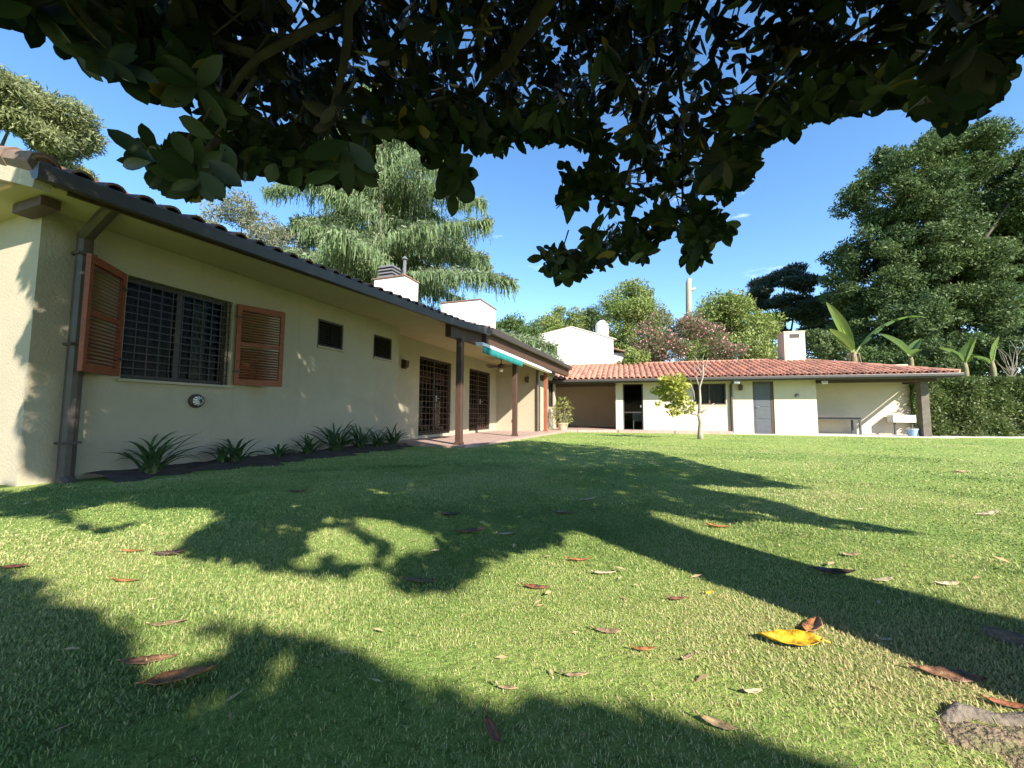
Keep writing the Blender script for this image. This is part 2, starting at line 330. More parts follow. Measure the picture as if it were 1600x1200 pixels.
def patio():
    hp = [(-5.3, 7.3), (-3.62, 7.3), (-3.42, 16.35)]
    pts = [h2w(*p)[:2] for p in hp] + [b2w(-6.0, -.75)[:2], b2w(-1.6, -.45)[:2], b2w(-1.6, 4)[:2], b2w(-11.5, 4)[:2], h2w(-6.2, 15)[:2], h2w(-6.2, 7.3)[:2]]
    # expressed in the house's own axes so the tile joints run with the house
    loc = [w2h(x, y) for x, y in pts]
    o = slab('patio', loc, .0, .25, PATIO); o.rotation_euler = (0, 0, -HA); o['kind'] = 'structure'
    pts = [b2w(-1.6, -.35)[:2], b2w(5.35, -.35)[:2], b2w(5.35, 4)[:2], b2w(-1.6, 4)[:2]]
    slab('pavement', pts, -.085, .3, CONC)['kind'] = 'structure'
    pts = [on_ground(1470, 683.5)[:2], on_ground(1760, 686.5)[:2], on_ground(1760, 681.0)[:2], on_ground(1470, 681.0)[:2]]
    o = slab('path', pts, -.115, .2, CONC); o['kind'] = 'structure'
    # worn earth round the magnolia roots
    b = MB(); c0 = Vector((1.08, .85, 0)); ring = []; nr = 30
    for q, k in ((0, 0), (1, .45), (2, .8), (3, 1.0)):
        for i in range(nr):
            a = 2*math.pi*i/nr; rr = k*(1+.16*math.sin(3*a+1)+.12*math.sin(7*a)+.07*math.sin(13*a)); x, y = c0.x+.17*rr*math.cos(a)-.04*rr*math.sin(a), c0.y+.085*rr*math.sin(a)
            ring.append((x, y, float(gz(x, y))+(.010-.011*max(0, (k-.45)/.55))+.004*random.random()*(k < .95)))
    b.add(ring, [(q*nr+i, q*nr+(i+1) % nr, (q+1)*nr+(i+1) % nr, (q+1)*nr+i) for q in range(3) for i in range(nr)]); b.build('bare_soil', mat('dry_earth', (.25, .185, .12), 1, .3, 14, bump=1, bscale=70, extra=dirt((.13, .15, .05), .48, .7, 9)), smooth=True)['kind'] = 'structure'
    # soil bed at the foot of the house wall
    b = MB(); n = 40; vs = []; fs = []
    for i in range(n+1):
        U = 2.35 + (7.4-2.35)*i/n; w = .5 + .12*math.sin(i*1.7) + .1*math.sin(i*.6+1) + .2*min(1, i/12)
        for q, (V, h) in enumerate(((-5.4, .05), (-5.37+w*.5, .045), (-5.37+w, -.02))):
            x, y, _ = h2w(V, U); vs.append((x, y, float(gz(x, y)) + h + .032*random.random()))
    for i in range(n):
        for q in (0, 1): fs.append((i*3+q, i*3+q+1, (i+1)*3+q+1, (i+1)*3+q))
    b.add(vs, fs); b.build('soil_bed', SOIL, smooth=True)['kind'] = 'structure'
patio()
# ================================================================ HOUSE
HV, PV_, EV, KV = -5.367, -5.814, -4.19, -9.3           # front wall, porch wall, far block, ridge
ZR = 4.16
def eave(U):
    if U <= 8.5: k = (U-1.78)/6.72; return -4.75 + .92*k, 2.665 - .075*k
    k = (U-8.5)/8.6; return -3.70 + .25*k, 2.63 - .0*k
def frame_rect(mb, plane, s0, s1, z0, z1, w, d0, d1, mi=0):
    """rectangular frame in the wall plane; along y when plane='x' (d is x), along x when plane='y' (d is y)"""
    B = (lambda a, b, c, d: mb.box(d0, d1, a, b, c, d, mi)) if plane == 'x' else (lambda a, b, c, d: mb.box(a, b, d0, d1, c, d, mi))
    B(s0, s1, z0, z0+w); B(s0, s1, z1-w, z1); B(s0, s0+w, z0+w, z1-w); B(s1-w, s1, z0+w, z1-w)
def build_house():
    H = thing('house', 'long low cream plastered house with dark eaves, red shutters and a recessed porch', 'house', (0, 0, 0), -HA)
    w = MB()
    win = (2.568-1.9, 3.72-1.9, 1.02, 2.15); s1 = (5.166-1.9, 5.756-1.9, 1.80, 2.27); s2 = (6.596-1.9, 7.192-1.9, 1.80, 2.27)
    wall_holes(w, (HV, 1.9, 0), (0,1,0), 5.55, -.4, 2.56, .25, [win, s1, s2], 0, (1,0,0))
    w.box(PV_-.25, HV-.25, 7.2, 7.45, -.4, 2.56)
    d1 = (8.99-7.45, 10.727-7.45, .07, 2.18); d2 = (12.0-7.45, 13.784-7.45, .07, 2.18)
    wall_holes(w, (PV_, 7.45, 0), (0,1,0), 7.0, -.4, 2.56, .25, [d1, d2], 0, (1,0,0))
    wall_holes(w, (PV_-.25, 14.45, 0), (1,0,0), EV-PV_+.25, -.4, 2.56, .25, [], 0, (0,-1,0))
    wall_holes(w, (EV, 14.70, 0), (0,1,0), 2.95, -.4, 2.56, .25, [(1.55, 2.55, .95, 2.1)], 0, (1,0,0))
    wall_holes(w, (-13.2, 1.9, 0), (1,0,0), 13.2+HV-.25, -.4, 2.56, .25, [], 0, (0,-1,0))
    w.box(-13.2, -12.95, 2.15, 17.65, -.4, 2.56); w.box(-12.95, EV-.25, 17.4, 17.65, -.4, 2.56)
    gp = [(HV+.0, 2.56), (HV+.0, 2.80), (KV, 4.08), (-13.2, 2.80), (-13.2, 2.56)]
    w.add([(x, 1.9, z) for x, z in gp] + [(x, 2.15, z) for x, z in gp], [(0,1,2,3,4), (9,8,7,6,5)] + [(i, (i+1) % 5, 5+(i+1) % 5, 5+i) for i in range(5)])
    w.build('wall', PLASTER, H)
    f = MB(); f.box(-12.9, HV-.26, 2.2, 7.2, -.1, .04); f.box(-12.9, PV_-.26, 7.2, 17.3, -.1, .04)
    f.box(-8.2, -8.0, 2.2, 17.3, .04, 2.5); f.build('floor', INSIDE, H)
    # flat plaster soffit / porch ceiling behind the gutter line
    c = MB(); us = [1.62, 4, 6, 7.2, 8.5, 8.52, 12, 16, 17.3]
    for a, b in zip(us[:-1], us[1:]):
        va, vb = eave(a)[0]-.02, eave(b)[0]-.02
        c.add([(va, a, 2.565), (vb, b, 2.565), (-12.9, b, 2.565), (-12.9, a, 2.565), (va, a, 2.60), (vb, b, 2.60), (-12.9, b, 2.60), (-12.9, a, 2.60)], [(0,1,2,3), (7,6,5,4), (0,4,5,1), (2,6,7,3)])
    c.build('ceiling', SOFFIT, H)
    # roof: tiles over a closed deck
    r = MB(); lines = []; U = 1.66
    while U < 17.0:
        v, z = eave(U); lines.append(((v+.05, U, z+.01), (KV, U, ZR))); U += .215
    tile_roof(r, lines, .215, .42)
    for a, b in zip(us[:-1], us[1:]):
        (va, za), (vb, zb) = eave(a), eave(b)
        r.add([(va, a, za), (vb, b, zb), (KV, b, ZR), (KV, a, ZR), (-14, b, 2.6), (-14, a, 2.6)], [(0,1,2,3), (3,2,4,5)], 0)
        r.add([(va, a, za-.05), (vb, b, zb-.05), (KV, b, ZR-.05), (KV, a, ZR-.05)], [(3,2,1,0), ], 0); r.add([(va, a, za), (va, a, za-.05), (vb, b, zb-.05), (vb, b, zb)], [(0,1,2,3)], 0)
    r.tube([(KV, 1.75, ZR+.03), (KV, 17.2, ZR+.03)], .11, 8, 0)
    # end row of verge tiles on the left gable
    k = 0
    while k < 10:
        a, b = k/10, (k+1)/10+.01; P0 = Vector((-4.72+(KV+4.72)*a, 1.66, 2.70+(ZR-2.66)*a)); P1 = Vector((-4.72+(KV+4.72)*b, 1.66, 2.69+(ZR-2.66)*b))
        r.tube([P0, P1], [.10, .085], 8, 0, random.random()); k += 1
    roof = r.build('roof', TILED, H, smooth=False)
    fa = MB(); fa.beam((-4.72, 1.66, 2.57), (KV, 1.66, 4.06), .10, .17); fa.build('rake_board', PLASTER, H)
    be = MB(); be.box(-5.5, -5.02, 1.76, 1.885, 2.47, 2.555); be.build('beam_end', WOODD, H)
    # gutters and fascia beams
    g = MB()
    def gut(u0, u1, zo):
        n = max(1, int((u1-u0)/1.2)); prof = [(0, .0), (.035, -.05), (.09, -.075), (.125, -.06), (.13, .065), (.118, .075), (.105, .05), (.0, .05)]
        ring = []
        for i in range(n+1):
            U = u0+(u1-u0)*i/n; v, z = eave(U); ring.append([(v+x, U, z+zo+y) for x, y in prof])
        k = len(prof); g.add([p for R_ in ring for p in R_], [(i*k+j, i*k+(j+1) % k, (i+1)*k+(j+1) % k, (i+1)*k+j) for i in range(n) for j in range(k)] + [tuple(range(k))[::-1], tuple(n*k+j for j in range(k))])
    gut(1.60, 8.52, -.055); gut(8.58, 17.05, .0)
    g.build('gutter', GUTTER, H)
    b = MB()
    def fasc(u0, u1, zt, zb, th, dv):
        (va, _), (vb, _) = eave(u0), eave(u1); b.add([(va+dv, u0, zb), (vb+dv, u1, zb), (vb+dv-th, u1, zb), (va+dv-th, u0, zb), (va+dv, u0, zt), (vb+dv, u1, zt), (vb+dv-th, u1, zt), (va+dv-th, u0, zt)], [(0,3,2,1), (4,5,6,7), (0,1,5,4), (1,2,6,5), (2,3,7,6), (3,0,4,7)])
    fasc(1.82, 7.3, 2.60, 2.535, .03, .0); fasc(7.3, 8.5, 2.62, 2.27, .14, .02); fasc(8.56, 17.0, 2.60, 2.27, .13, -.02)
    b.build('porch_beam', WOODD, H)
    for pu, pv, m in ((7.62, -3.92, WOODD), (11.09, -3.88, WOODD), (14.62, -3.88, WOODLIT)):  # same posts: the shaded two coloured dark, the sunlit one lighter
        p = MB(); p.box(pv-.065, pv+.065, pu-.065, pu+.065, -.12, 2.275); p.box(pv-.08, pv+.08, pu-.08, pu+.08, -.12, .06)
        o = p.build('post', m, H, bevel=.008)
        if m is WOODLIT: o['label'] = 'sunlit reddish wooden porch post'
    dp = MB(); dp.tube([(HV+.07, 2.18, -.05), (HV+.07, 2.18, 2.36), (HV+.075, 2.178, 2.40), (-4.80, 2.13, 2.575), (-4.72, 2.13, 2.60)], .062, 10)
    for z in (.35, 1.3, 2.2): dp.box(HV, HV+.14, 2.11, 2.25, z, z+.025)
    dp.tube([(HV+.07, 2.18, .02), (HV+.17, 2.18, -.04)], .062, 10)
    dp.build('downpipe', PIPE, H, smooth=False)
    dp = MB(); dp.tube([(EV+.05, 14.40, -.05), (EV+.05, 14.40, 2.3)], .04, 8); dp.build('downpipe', PIPE, H)
    # shuttered window
    wn = MB(); x0 = HV-.13; frame_rect(wn, 'x', 2.568, 3.72, 1.02, 2.15, .05, x0-.05, x0+.02); wn.box(x0-.045, x0+.015, 3.115, 3.175, 1.07, 2.10)
    win_o = wn.build('window', FRAME, H)
    pb = MB(); pb.box(x0-.02, x0-.012, 2.618, 3.67, 1.07, 2.10); pb.build('pane', GLASS, win_o)
    sb = MB(); sb.box(HV-.12, HV+.04, 2.53, 3.76, .985, 1.018); sb.build('sill', PLASTER, win_o, bevel=.006)
    gb = MB()
    for k in range(11): gb.box(HV-.043, HV-.033, 2.575+.1125*k, 2.584+.1125*k, 1.02, 2.15)
    for k in range(13): gb.box(HV-.045, HV-.031, 2.568, 3.72, 1.05+.087*k, 1.059+.087*k)
    gb.build('security_bars', IRON, win_o)
    n = 24
    for (ua, ub) in ((3.40, 3.54),):
        cu = MB(); vs = [(HV-.26+.018*math.sin(i*1.9), ua+(ub-ua)*i/n, z) for z in (1.1, 2.4) for i in range(n+1)]; cu.add(vs, [(i, i+1, n+2+i, n+1+i) for i in range(n)]); cu.build('curtain', CURT, win_o, smooth=True)
    cu = MB(); vs = [(HV-.34+.02*math.sin(i*1.5), 2.45+1.4*i/60, z) for z in (.9, 2.5) for i in range(61)]; cu.add(vs, [(i, i+1, 62+i, 61+i) for i in range(60)]); cu.build('curtain', mat('brown_curtain', (.16, .085, .06), .9), win_o, smooth=True)  # brown sheet added behind the pane to darken the window
    # louvred shutters standing off the wall
    def shutter(hu, sgn, ang, label):
        s = MB(); wd, z0, z1 = .60, 1.035, 2.14; M = Matrix.Translation((HV+.03, hu, 0)) @ Matrix.Rotation(-sgn*ang, 4, 'Z')
        yy = (lambda a, b: (a, b)) if sgn > 0 else (lambda a, b: (-b, -a))
        def B(a, b, x0, x1, c, d, mi=0, al=.5): q = yy(a, b); s.box(x0, x1, q[0], q[1], c, d, mi, M, al)
        B(0, .055, -.018, .018, z0, z1); B(wd-.055, wd, -.018, .018, z0, z1); B(.055, wd-.055, -.018, .018, z0, z0+.075); B(.055, wd-.055, -.018, .018, z1-.075, z1); B(.055, wd-.055, -.016, .016, 1.57, 1.62)
        o = s.build('shutter', SHUTF, H)
        l = MB(); n = 26
        for k in range(n):
            zc = z0+.075 + (z1-z0-.15)*(k+.5)/n
            if abs(zc-1.595) < .03: continue
            q = yy(.052, wd-.052); c = M @ Vector((0, 0, 0)); R = M @ Matrix.Translation((0, 0, zc)) @ Matrix.Rotation(math.radians(26), 4, 'Y')
            l.box(-.022, .022, q[0], q[1], -.004, .004, 0, R, random.random())
        l.build('slats', SHUT, o)
        for z in (1.2, 1.95): h = MB(); q = yy(-.02, .06); h.box(.016, .024, q[0], q[1], z, z+.03, 0, M); h.build('hinge', IRON, o)
        if label: o['label'] = label
    shutter(2.53, -1, math.radians(40), 'shutter swung well off the wall'); shutter(3.76, 1, math.radians(20), 'shutter folded almost flat on the wall')
    for (a, b) in ((5.166, 5.756), (6.596, 7.192)):
        q = MB(); x = HV-.04; frame_rect(q, 'x', a, b, 1.80, 2.27, .03, x-.03, x+.035); o = q.build('window', FRAME, H)
        p = MB(); p.box(x-.025, x-.017, a+.03, b-.03, 1.83, 2.24); p.build('pane', GLASS, o)
        m = MB()
        for k in range(14): m.box(x+.005, x+.009, a+.03+(b-a-.06)*k/13-.0015, a+.03+(b-a-.06)*k/13+.0015, 1.83, 2.24)
        for k in range(10): m.box(x+.0055, x+.0095, a+.03, b-.03, 1.85+.042*k, 1.853+.042*k)
        m.build('mosquito_mesh', IRON, o); s = MB(); s.box(HV-.05, HV+.035, a-.01, b+.01, 1.77, 1.798); s.build('sill', PLASTER, o)
        bk = MB(); bk.box(x-.35, x-.33, a-.1, b+.1, 1.7, 2.4); bk.build('blind', FRAME, o)
    # barred porch doors
    for (a, b) in ((8.99, 10.727), (12.0, 13.784)):
        q = MB(); x = PV_-.1; frame_rect(q, 'x', a, b, .07, 2.18, .06, x-.05, x+.03); m_ = (a+b)/2; q.box(x-.045, x+.025, m_-.045, m_+.045, .13, 2.12); o = q.build('door', FRAME, H)
        p = MB(); p.box(x-.02, x-.012, a+.06, b-.06, .13, 2.12); p.build('pane', GLASS, o)
        g = MB(); X = PV_-.03
        for k in range(10): yk = a+.02+(b-a-.04)*k/9; g.box(X-.008, X+.008, yk-.008, yk+.008, .09, 2.17)
        for k in range(13): g.box(X-.01, X+.01, a, b, .16+.163*k, .176+.163*k)
        g.build('security_bars', WOODD, o)
        hd = MB(); hd.box(X+.01, X+.04, m_-.03, m_+.03, 1.0, 1.16); hd.tube([(X+.04, m_, 1.08), (X+.07, m_, 1.08), (X+.07, m_+.1, 1.08)], .01, 6); hd.build('handle', METAL, o)
        n = 30
        for ua, ub in ((a+.08, a+.45), (b-.3, b-.08)):
            c = MB(); vs = [(x-.2+.02*math.sin(i*1.6), ua+(ub-ua)*i/n, z) for z in (.12, 2.3) for i in range(n+1)]; c.add(vs, [(i, i+1, n+2+i, n+1+i) for i in range(n)]); c.build('curtain', mat('brown_curtain', (.22, .10, .07), .9), o, smooth=True)
    q = MB(); x = EV-.08; frame_rect(q, 'x', 16.25, 17.25, .95, 2.1, .05, x-.04, x+.03); q.box(x-.035, x+.025, 16.72, 16.78, 1.0, 2.05); o = q.build('window', FRAME, H); p = MB(); p.box(x-.01, x-.004, 16.3, 17.2, 1.0, 2.05); p.build('pane', GLASS, o)
    # awning box with rolled teal cloth
    a = MB(); a.box(-3.78, -3.60, 8.1, 14.45, 2.185, 2.262); aw = a.build('awning', WHITE, H, bevel=.01)
    v = MB(); n = 60; vs = []
    for z in (2.185, 2.10, 2.025):
        for i in range(n+1): vs.append((-3.615+.006*math.sin(i*1.3)+(.01*math.sin(i*.7) if z < 2.1 else 0), 8.12+2.9*i/n, z))
    v.add(vs, [(r_*(n+1)+i, r_*(n+1)+i+1, (r_+1)*(n+1)+i+1, (r_+1)*(n+1)+i) for r_ in (0, 1) for i in range(n)]); vo = v.build('valance', TEAL, aw, smooth=True)
    md = vo.modifiers.new('thick', 'SOLIDIFY'); md.thickness = .004
    # chimneys on the roof
    def chim(u0, u1, v0, v1, zt, zb):
        c = MB(); c.box(v0, v1, u0, u1, zb, zt, 0); c.box(v0-.035, v1+.035, u0-.035, u1+.035, zt, zt+.045, 1); c.box(v0+.1, v1-.1, u0+.1, u1-.1, zt+.045, zt+.07, 0)
        return c.build('chimney', [WHITEW, TILED], roof, bevel=.012)
    c1 = chim(10.2, 10.95, -8.35, -7.2, 4.90, 3.1); chim(13.2, 14.75, -7.62, -6.0, 4.86, 2.9)
    k = MB()
    for i in range(4):
        z = 4.98+.105*i; k.add([(-8.0+x*s_, 10.55+y*s_, z+dz) for dz, s_ in ((0, .29), (.02, .29), (.085, .235)) for x, y in ((-1,-1), (1,-1), (1,1), (-1,1))], [(3,2,1,0), (8,9,10,11)] + [(r_*4+j, r_*4+(j+1) % 4, (r_+1)*4+(j+1) % 4, (r_+1)*4+j) for r_ in (0, 1) for j in range(4)])
    k.box(-8.2, -7.8, 10.35, 10.75, 4.94, 5.40); k.build('chimney_cowl', mat('cowl_cement', (.13, .13, .14), .8), roof)
    k = MB(); k.tube([(-7.50, 10.6, 4.9), (-7.50, 10.6, 5.62)], .055, 10); k.lathe([(.10, 5.60), (.11, 5.62), (.02, 5.72)], (-7.50, 10.6, 0), 12); k.build('flue_pipe', mat('cowl_cement', (.13, .13, .14), .8), roof)
build_house()

# ================================================================ OUTBUILDING
ZE = 2.10
def build_outbuilding():
    O = thing('outbuilding', 'low cream outbuilding with red clay tile roof across the far end of the lawn', 'outbuilding', (BX, BY, 0), -BA)
    w = MB(); T0, T1, TB = -6.05, 1.437, 5.2
    d1 = (T0*-1-5.745, T0*-1-4.912, -.085, 1.97); wn = (6.05-2.938, 6.05-1.705, 1.06, 1.93); d2 = (6.05-.735, 6.05+.0, -.085, 1.99)
    wall_holes(w, (T0, 0, 0), (1,0,0), T1-T0, -.4, ZE+.02, .2, [d1, wn, d2], 0, (0,-1,0))
    w.box(T0, T0+.2, .2, 5.5, -.4, ZE+.3); w.box(T1-.2, T1, .2, 1.5, -.4, ZE+.02)
    wall_holes(w, (T1-.2, 1.5, 0), (1,0,0), TB-T1+.2, -.4, 2.7, .2, [], 0, (0,-1,0))
    w.box(T0+.2, TB, 5.5, 5.7, -.4, 2.1); w.box(TB-.2, TB, 1.7, 5.5, -.4, 2.1)
    w.build('wall', PLASTERO, O)
    b = MB(); wall_holes(b, (-10.5, 3.2, 0), (1,0,0), 10.5+T0, -.4, 2.9, .2, [], 0, (0,-1,0)); b.build('recess_wall', BAYWALL, O)
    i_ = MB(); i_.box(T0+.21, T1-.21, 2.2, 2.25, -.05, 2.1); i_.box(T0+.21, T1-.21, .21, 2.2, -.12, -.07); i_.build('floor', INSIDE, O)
    c = MB(); c.box(-10.2, 5.2, -.5, 6, ZE+.0, ZE+.03)
    c.build('ceiling', mat('ceiling_boards', (.20, .12, .08), .8, .2, 5), O)
    # hipped tile roof
    r = MB(); lines = []; N0 = -.65; RN = 3.1; ZRR = 3.16; TE = 5.42; t = -9.6
    while t < TE:
        lim = min(RN, N0 + (TE - t)); k = (lim - N0)/(RN - N0); lines.append(((t, N0, ZE+.045), (t, lim, ZE+.045+(ZRR-ZE)*k))); t += .235
    tile_roof(r, lines, .235, .40, 7, .082)
    hx = TE-(RN-N0)
    r.add([(-9.7, N0, ZE+.045), (TE, N0, ZE+.045), (hx, RN, ZRR), (-9.7, RN, ZRR), (-9.7, 6.85, ZE+.045), (TE, 6.85, ZE+.045)], [(0,1,2,3), (3,2,5,4), (1,5,2)])
    lines = []; n = N0+.2
    while n < 6.8:
        k = min(n-N0, 6.85-n); lines.append(((TE, n, ZE+.045), (TE-k, n, ZE+.045+(ZRR-ZE)*k/(RN-N0)))); n += .235
    tile_roof(r, lines, .235, .40, 5, .082)
    for i in range(34):
        a = -9.6+(hx+9.6)*i/34; bb = -9.6+(hx+9.6)*(i+1)/34+.02; r.tube([(a, RN, ZRR+.03), (bb, RN, ZRR+.02)], [.10, .085], 8, 0, random.random())
    for i in range(13):
        f0, f1 = i/13, (i+1)/13+.01; P = lambda f: (TE+(hx-TE)*f, N0+(RN-N0)*f, ZE+.06+(ZRR-ZE)*f); r.tube([P(f0), P(f1)], [.10, .085], 8, 0, random.random())
    roof = r.build('roof', TILE, O)
    c = MB(); c.box(1.72-.41, 1.72+.41, 2.55, 3.35, 2.6, 4.38); c.box(1.72-.43, 1.72+.43, 2.53, 3.37, 4.38, 4.43); c.box(1.72-.19, 1.72+.19, 2.542, 2.549, 4.12, 4.30, 1); c.build('chimney', [PLASTERO, FRAME], roof, bevel=.01)
    g = MB(); g.box(-9.0, TE+.06, N0-.12, N0+.0, ZE-.075, ZE+.035); g.box(TE, TE+.10, N0, 6.8, ZE-.075, ZE+.03); g.box(-8.8, TE-.05, N0+.002, N0+.05, ZE-.13, ZE+.02); g.build('gutter', GUTTER, O, bevel=.02)
    
    for bb in ((T1, 5.1, -.12, .05, ZE-.22, ZE-.005), (-9.0, T0, -.12, .05, ZE-.24, ZE-.005), (4.97, 5.12, .05, 1.5, ZE-.2, ZE-.005)): m = MB(); m.box(*bb); m.build('beam', WOODD, O)
    c = MB(); c.box(4.62, 4.86, -.1, .16, -.3, ZE-.22); c.build('column', mat('dark_column', (.15, .125, .10), .9, .2, 6, bump=.3), O, bevel=.01)
    # doors and window
    d = MB(); frame_rect(d, 'y', -5.745, -4.912, -.085, 1.97, .05, .03, .12); o = d.build('door', FRAME, O); o['label'] = 'glazed door reflecting the garden'
    p = MB(); p.box(-5.7, -4.96, .07, .078, -.04, 1.92); p.build('pane', GLASS, o); s = MB(); s.box(-5.7, -4.96, .055, .095, .72, .76); s.build('rail', FRAME, o); s = MB(); s.box(-5.03, -4.99, .0, .03, .95, 1.05); s.build('handle', METAL, o)
    d = MB(); d.box(-.71, -.11, .03, .075, -.075, 1.96)
    for k in range(4): d.box(-.66, -.16, .02, .031, .02+.49*k, .44+.49*k)
    o = d.build('door', DOORG, O, bevel=.008); o['label'] = 'solid grey panelled door'
    d = MB(); d.box(-.11, .0, .02, .10, -.085, 1.99); d.box(-.735, -.71, .02, .10, -.085, 1.99); d.box(-.71, -.11, .02, .10, 1.96, 1.99); d.build('frame', WOODD, o)
    s = MB(); s.tube([(-.64, .02, .98), (-.64, -.03, .98), (-.52, -.03, .98)], .012, 6); s.build('handle', METAL, o)
    d = MB(); frame_rect(d, 'y', -2.938, -1.705, 1.06, 1.93, .05, .0, .09); d.box(-2.35, -2.29, .005, .085, 1.11, 1.88); o = d.build('window', WOODD, O)
    p = MB(); p.box(-2.89, -1.755, .05, .058, 1.11, 1.88); p.build('pane', GLASS, o)
    cu = MB(); n = 40; vs = [(-2.86+1.08*i/n, .28+.015*math.sin(i*1.5), z) for z in (1.08, 1.95) for i in range(n+1)]; cu.add(vs, [(i, i+1, n+2+i, n+1+i) for i in range(n)]); cu.build('curtain', mat('grey_curtain', (.35, .34, .30), .9), o, smooth=True)
    s = MB(); s.box(-2.98, -1.66, -.03, .02, 1.02, 1.058); s.build('sill', PLASTERO, o)
    dp = MB(); dp.tube([(-1.53, -.07, -.2), (-1.53, -.07, 1.86), (-1.53, -.62, ZE-.08)], .05, 8); dp.build('downpipe', PIPE, O)
    return O
build_outbuilding()

# ================================================================ NEIGHBOURING HOUSE AND TANK
def neighbour():
    D = 30.0; x0 = at(832, 528, D)[0]; x1 = at(958, 530, D)[0]; xm = at(893, 513, D)[0]; zl = at(832, 527, D)[2]; zm = at(893, 512, D)[2]; zr = at(958, 530, D)[2]
    N_ = thing('neighbour_house', 'white gabled house wall rising behind the outbuilding roof', 'house', ((x0+x1)/2, D, 0))
    cx = (x0+x1)/2; w = MB(); gp = [(x0-cx, -.3), (x1-cx, -.3), (x1-cx, zr), (xm-cx, zm), (x0-cx, zl)]
    w.add([(x, 0, z) for x, z in gp] + [(x, 9, z) for x, z in gp], [(0,1,2,3,4), (9,8,7,6,5)] + [(i, 5+i, 5+(i+1) % 5, (i+1) % 5) for i in range(5)]); w.build('wall', WHITEW, N_)
    r = MB()
    for (xa, za), (xb, zb) in (((x0-cx-.15, zl-.02), (xm-cx, zm+.04)), ((xm-cx, zm+.04), (x1-cx+.25, zr-.04))):
        r.add([(xa, -.06, za), (xb, -.06, zb), (xb, 9.2, zb), (xa, 9.2, za), (xa, -.06, za+.07), (xb, -.06, zb+.07), (xb, 9.2, zb+.07), (xa, 9.2, za+.07)], [(0,1,2,3), (7,6,5,4), (0,4,5,1), (1,5,6,2), (2,6,7,3), (3,7,4,0)])
    r.build('roof', mat('pale_roof', (.55, .50, .44), .9, .15, 5), N_)
    # lower lean-to wing on its right
    l = MB(); xr = at(976, 545, D)[0]-cx; zt = at(976, 545, D)[2]; l.box(x1-cx+.01, xr, .4, 7, -.3, zt-.25); l.build('lean_to', mat('grey_wall', (.42, .40, .38), .9, .1, 3), N_)
    l = MB(); l.beam((x1-cx+.02, 3.6, zt+.05), (xr+.35, 3.6, zt-.25), 7.2, .09); l.build('lean_to_roof', TILED, N_)
    D2 = 32.; c = at(941, 522, D2); t = MB(); rr = 10.5*D2/F; z0 = at(941, 530, D2)[2]; zt = at(941, 506, D2)[2]
    t.lathe([(rr*.97, z0-1.2), (rr, z0-1.0), (rr, zt-.12), (rr*.9, zt), (rr*.45, zt+.22), (rr*.4, zt+.26), (0.02, zt+.27)], (0, 0, 0), 24); t.lathe([(rr*1.04, z0+.3), (rr*1.04, z0+.36)], (0, 0, 0), 24)
    o = t.build('water_tank', mat('tank_white', (.74, .72, .70), .5, .08, 4), smooth=False); o.location = (c[0], D2, 0); tag(o, 'white cylindrical water tank on the roof of the white gabled house', 'water tank')
    s = MB(); s.box(-rr*.9, rr*.9, -rr*.9, rr*.9, z0-2.0, z0-1.2); s.build('plinth', WHITEW, o)
neighbour()

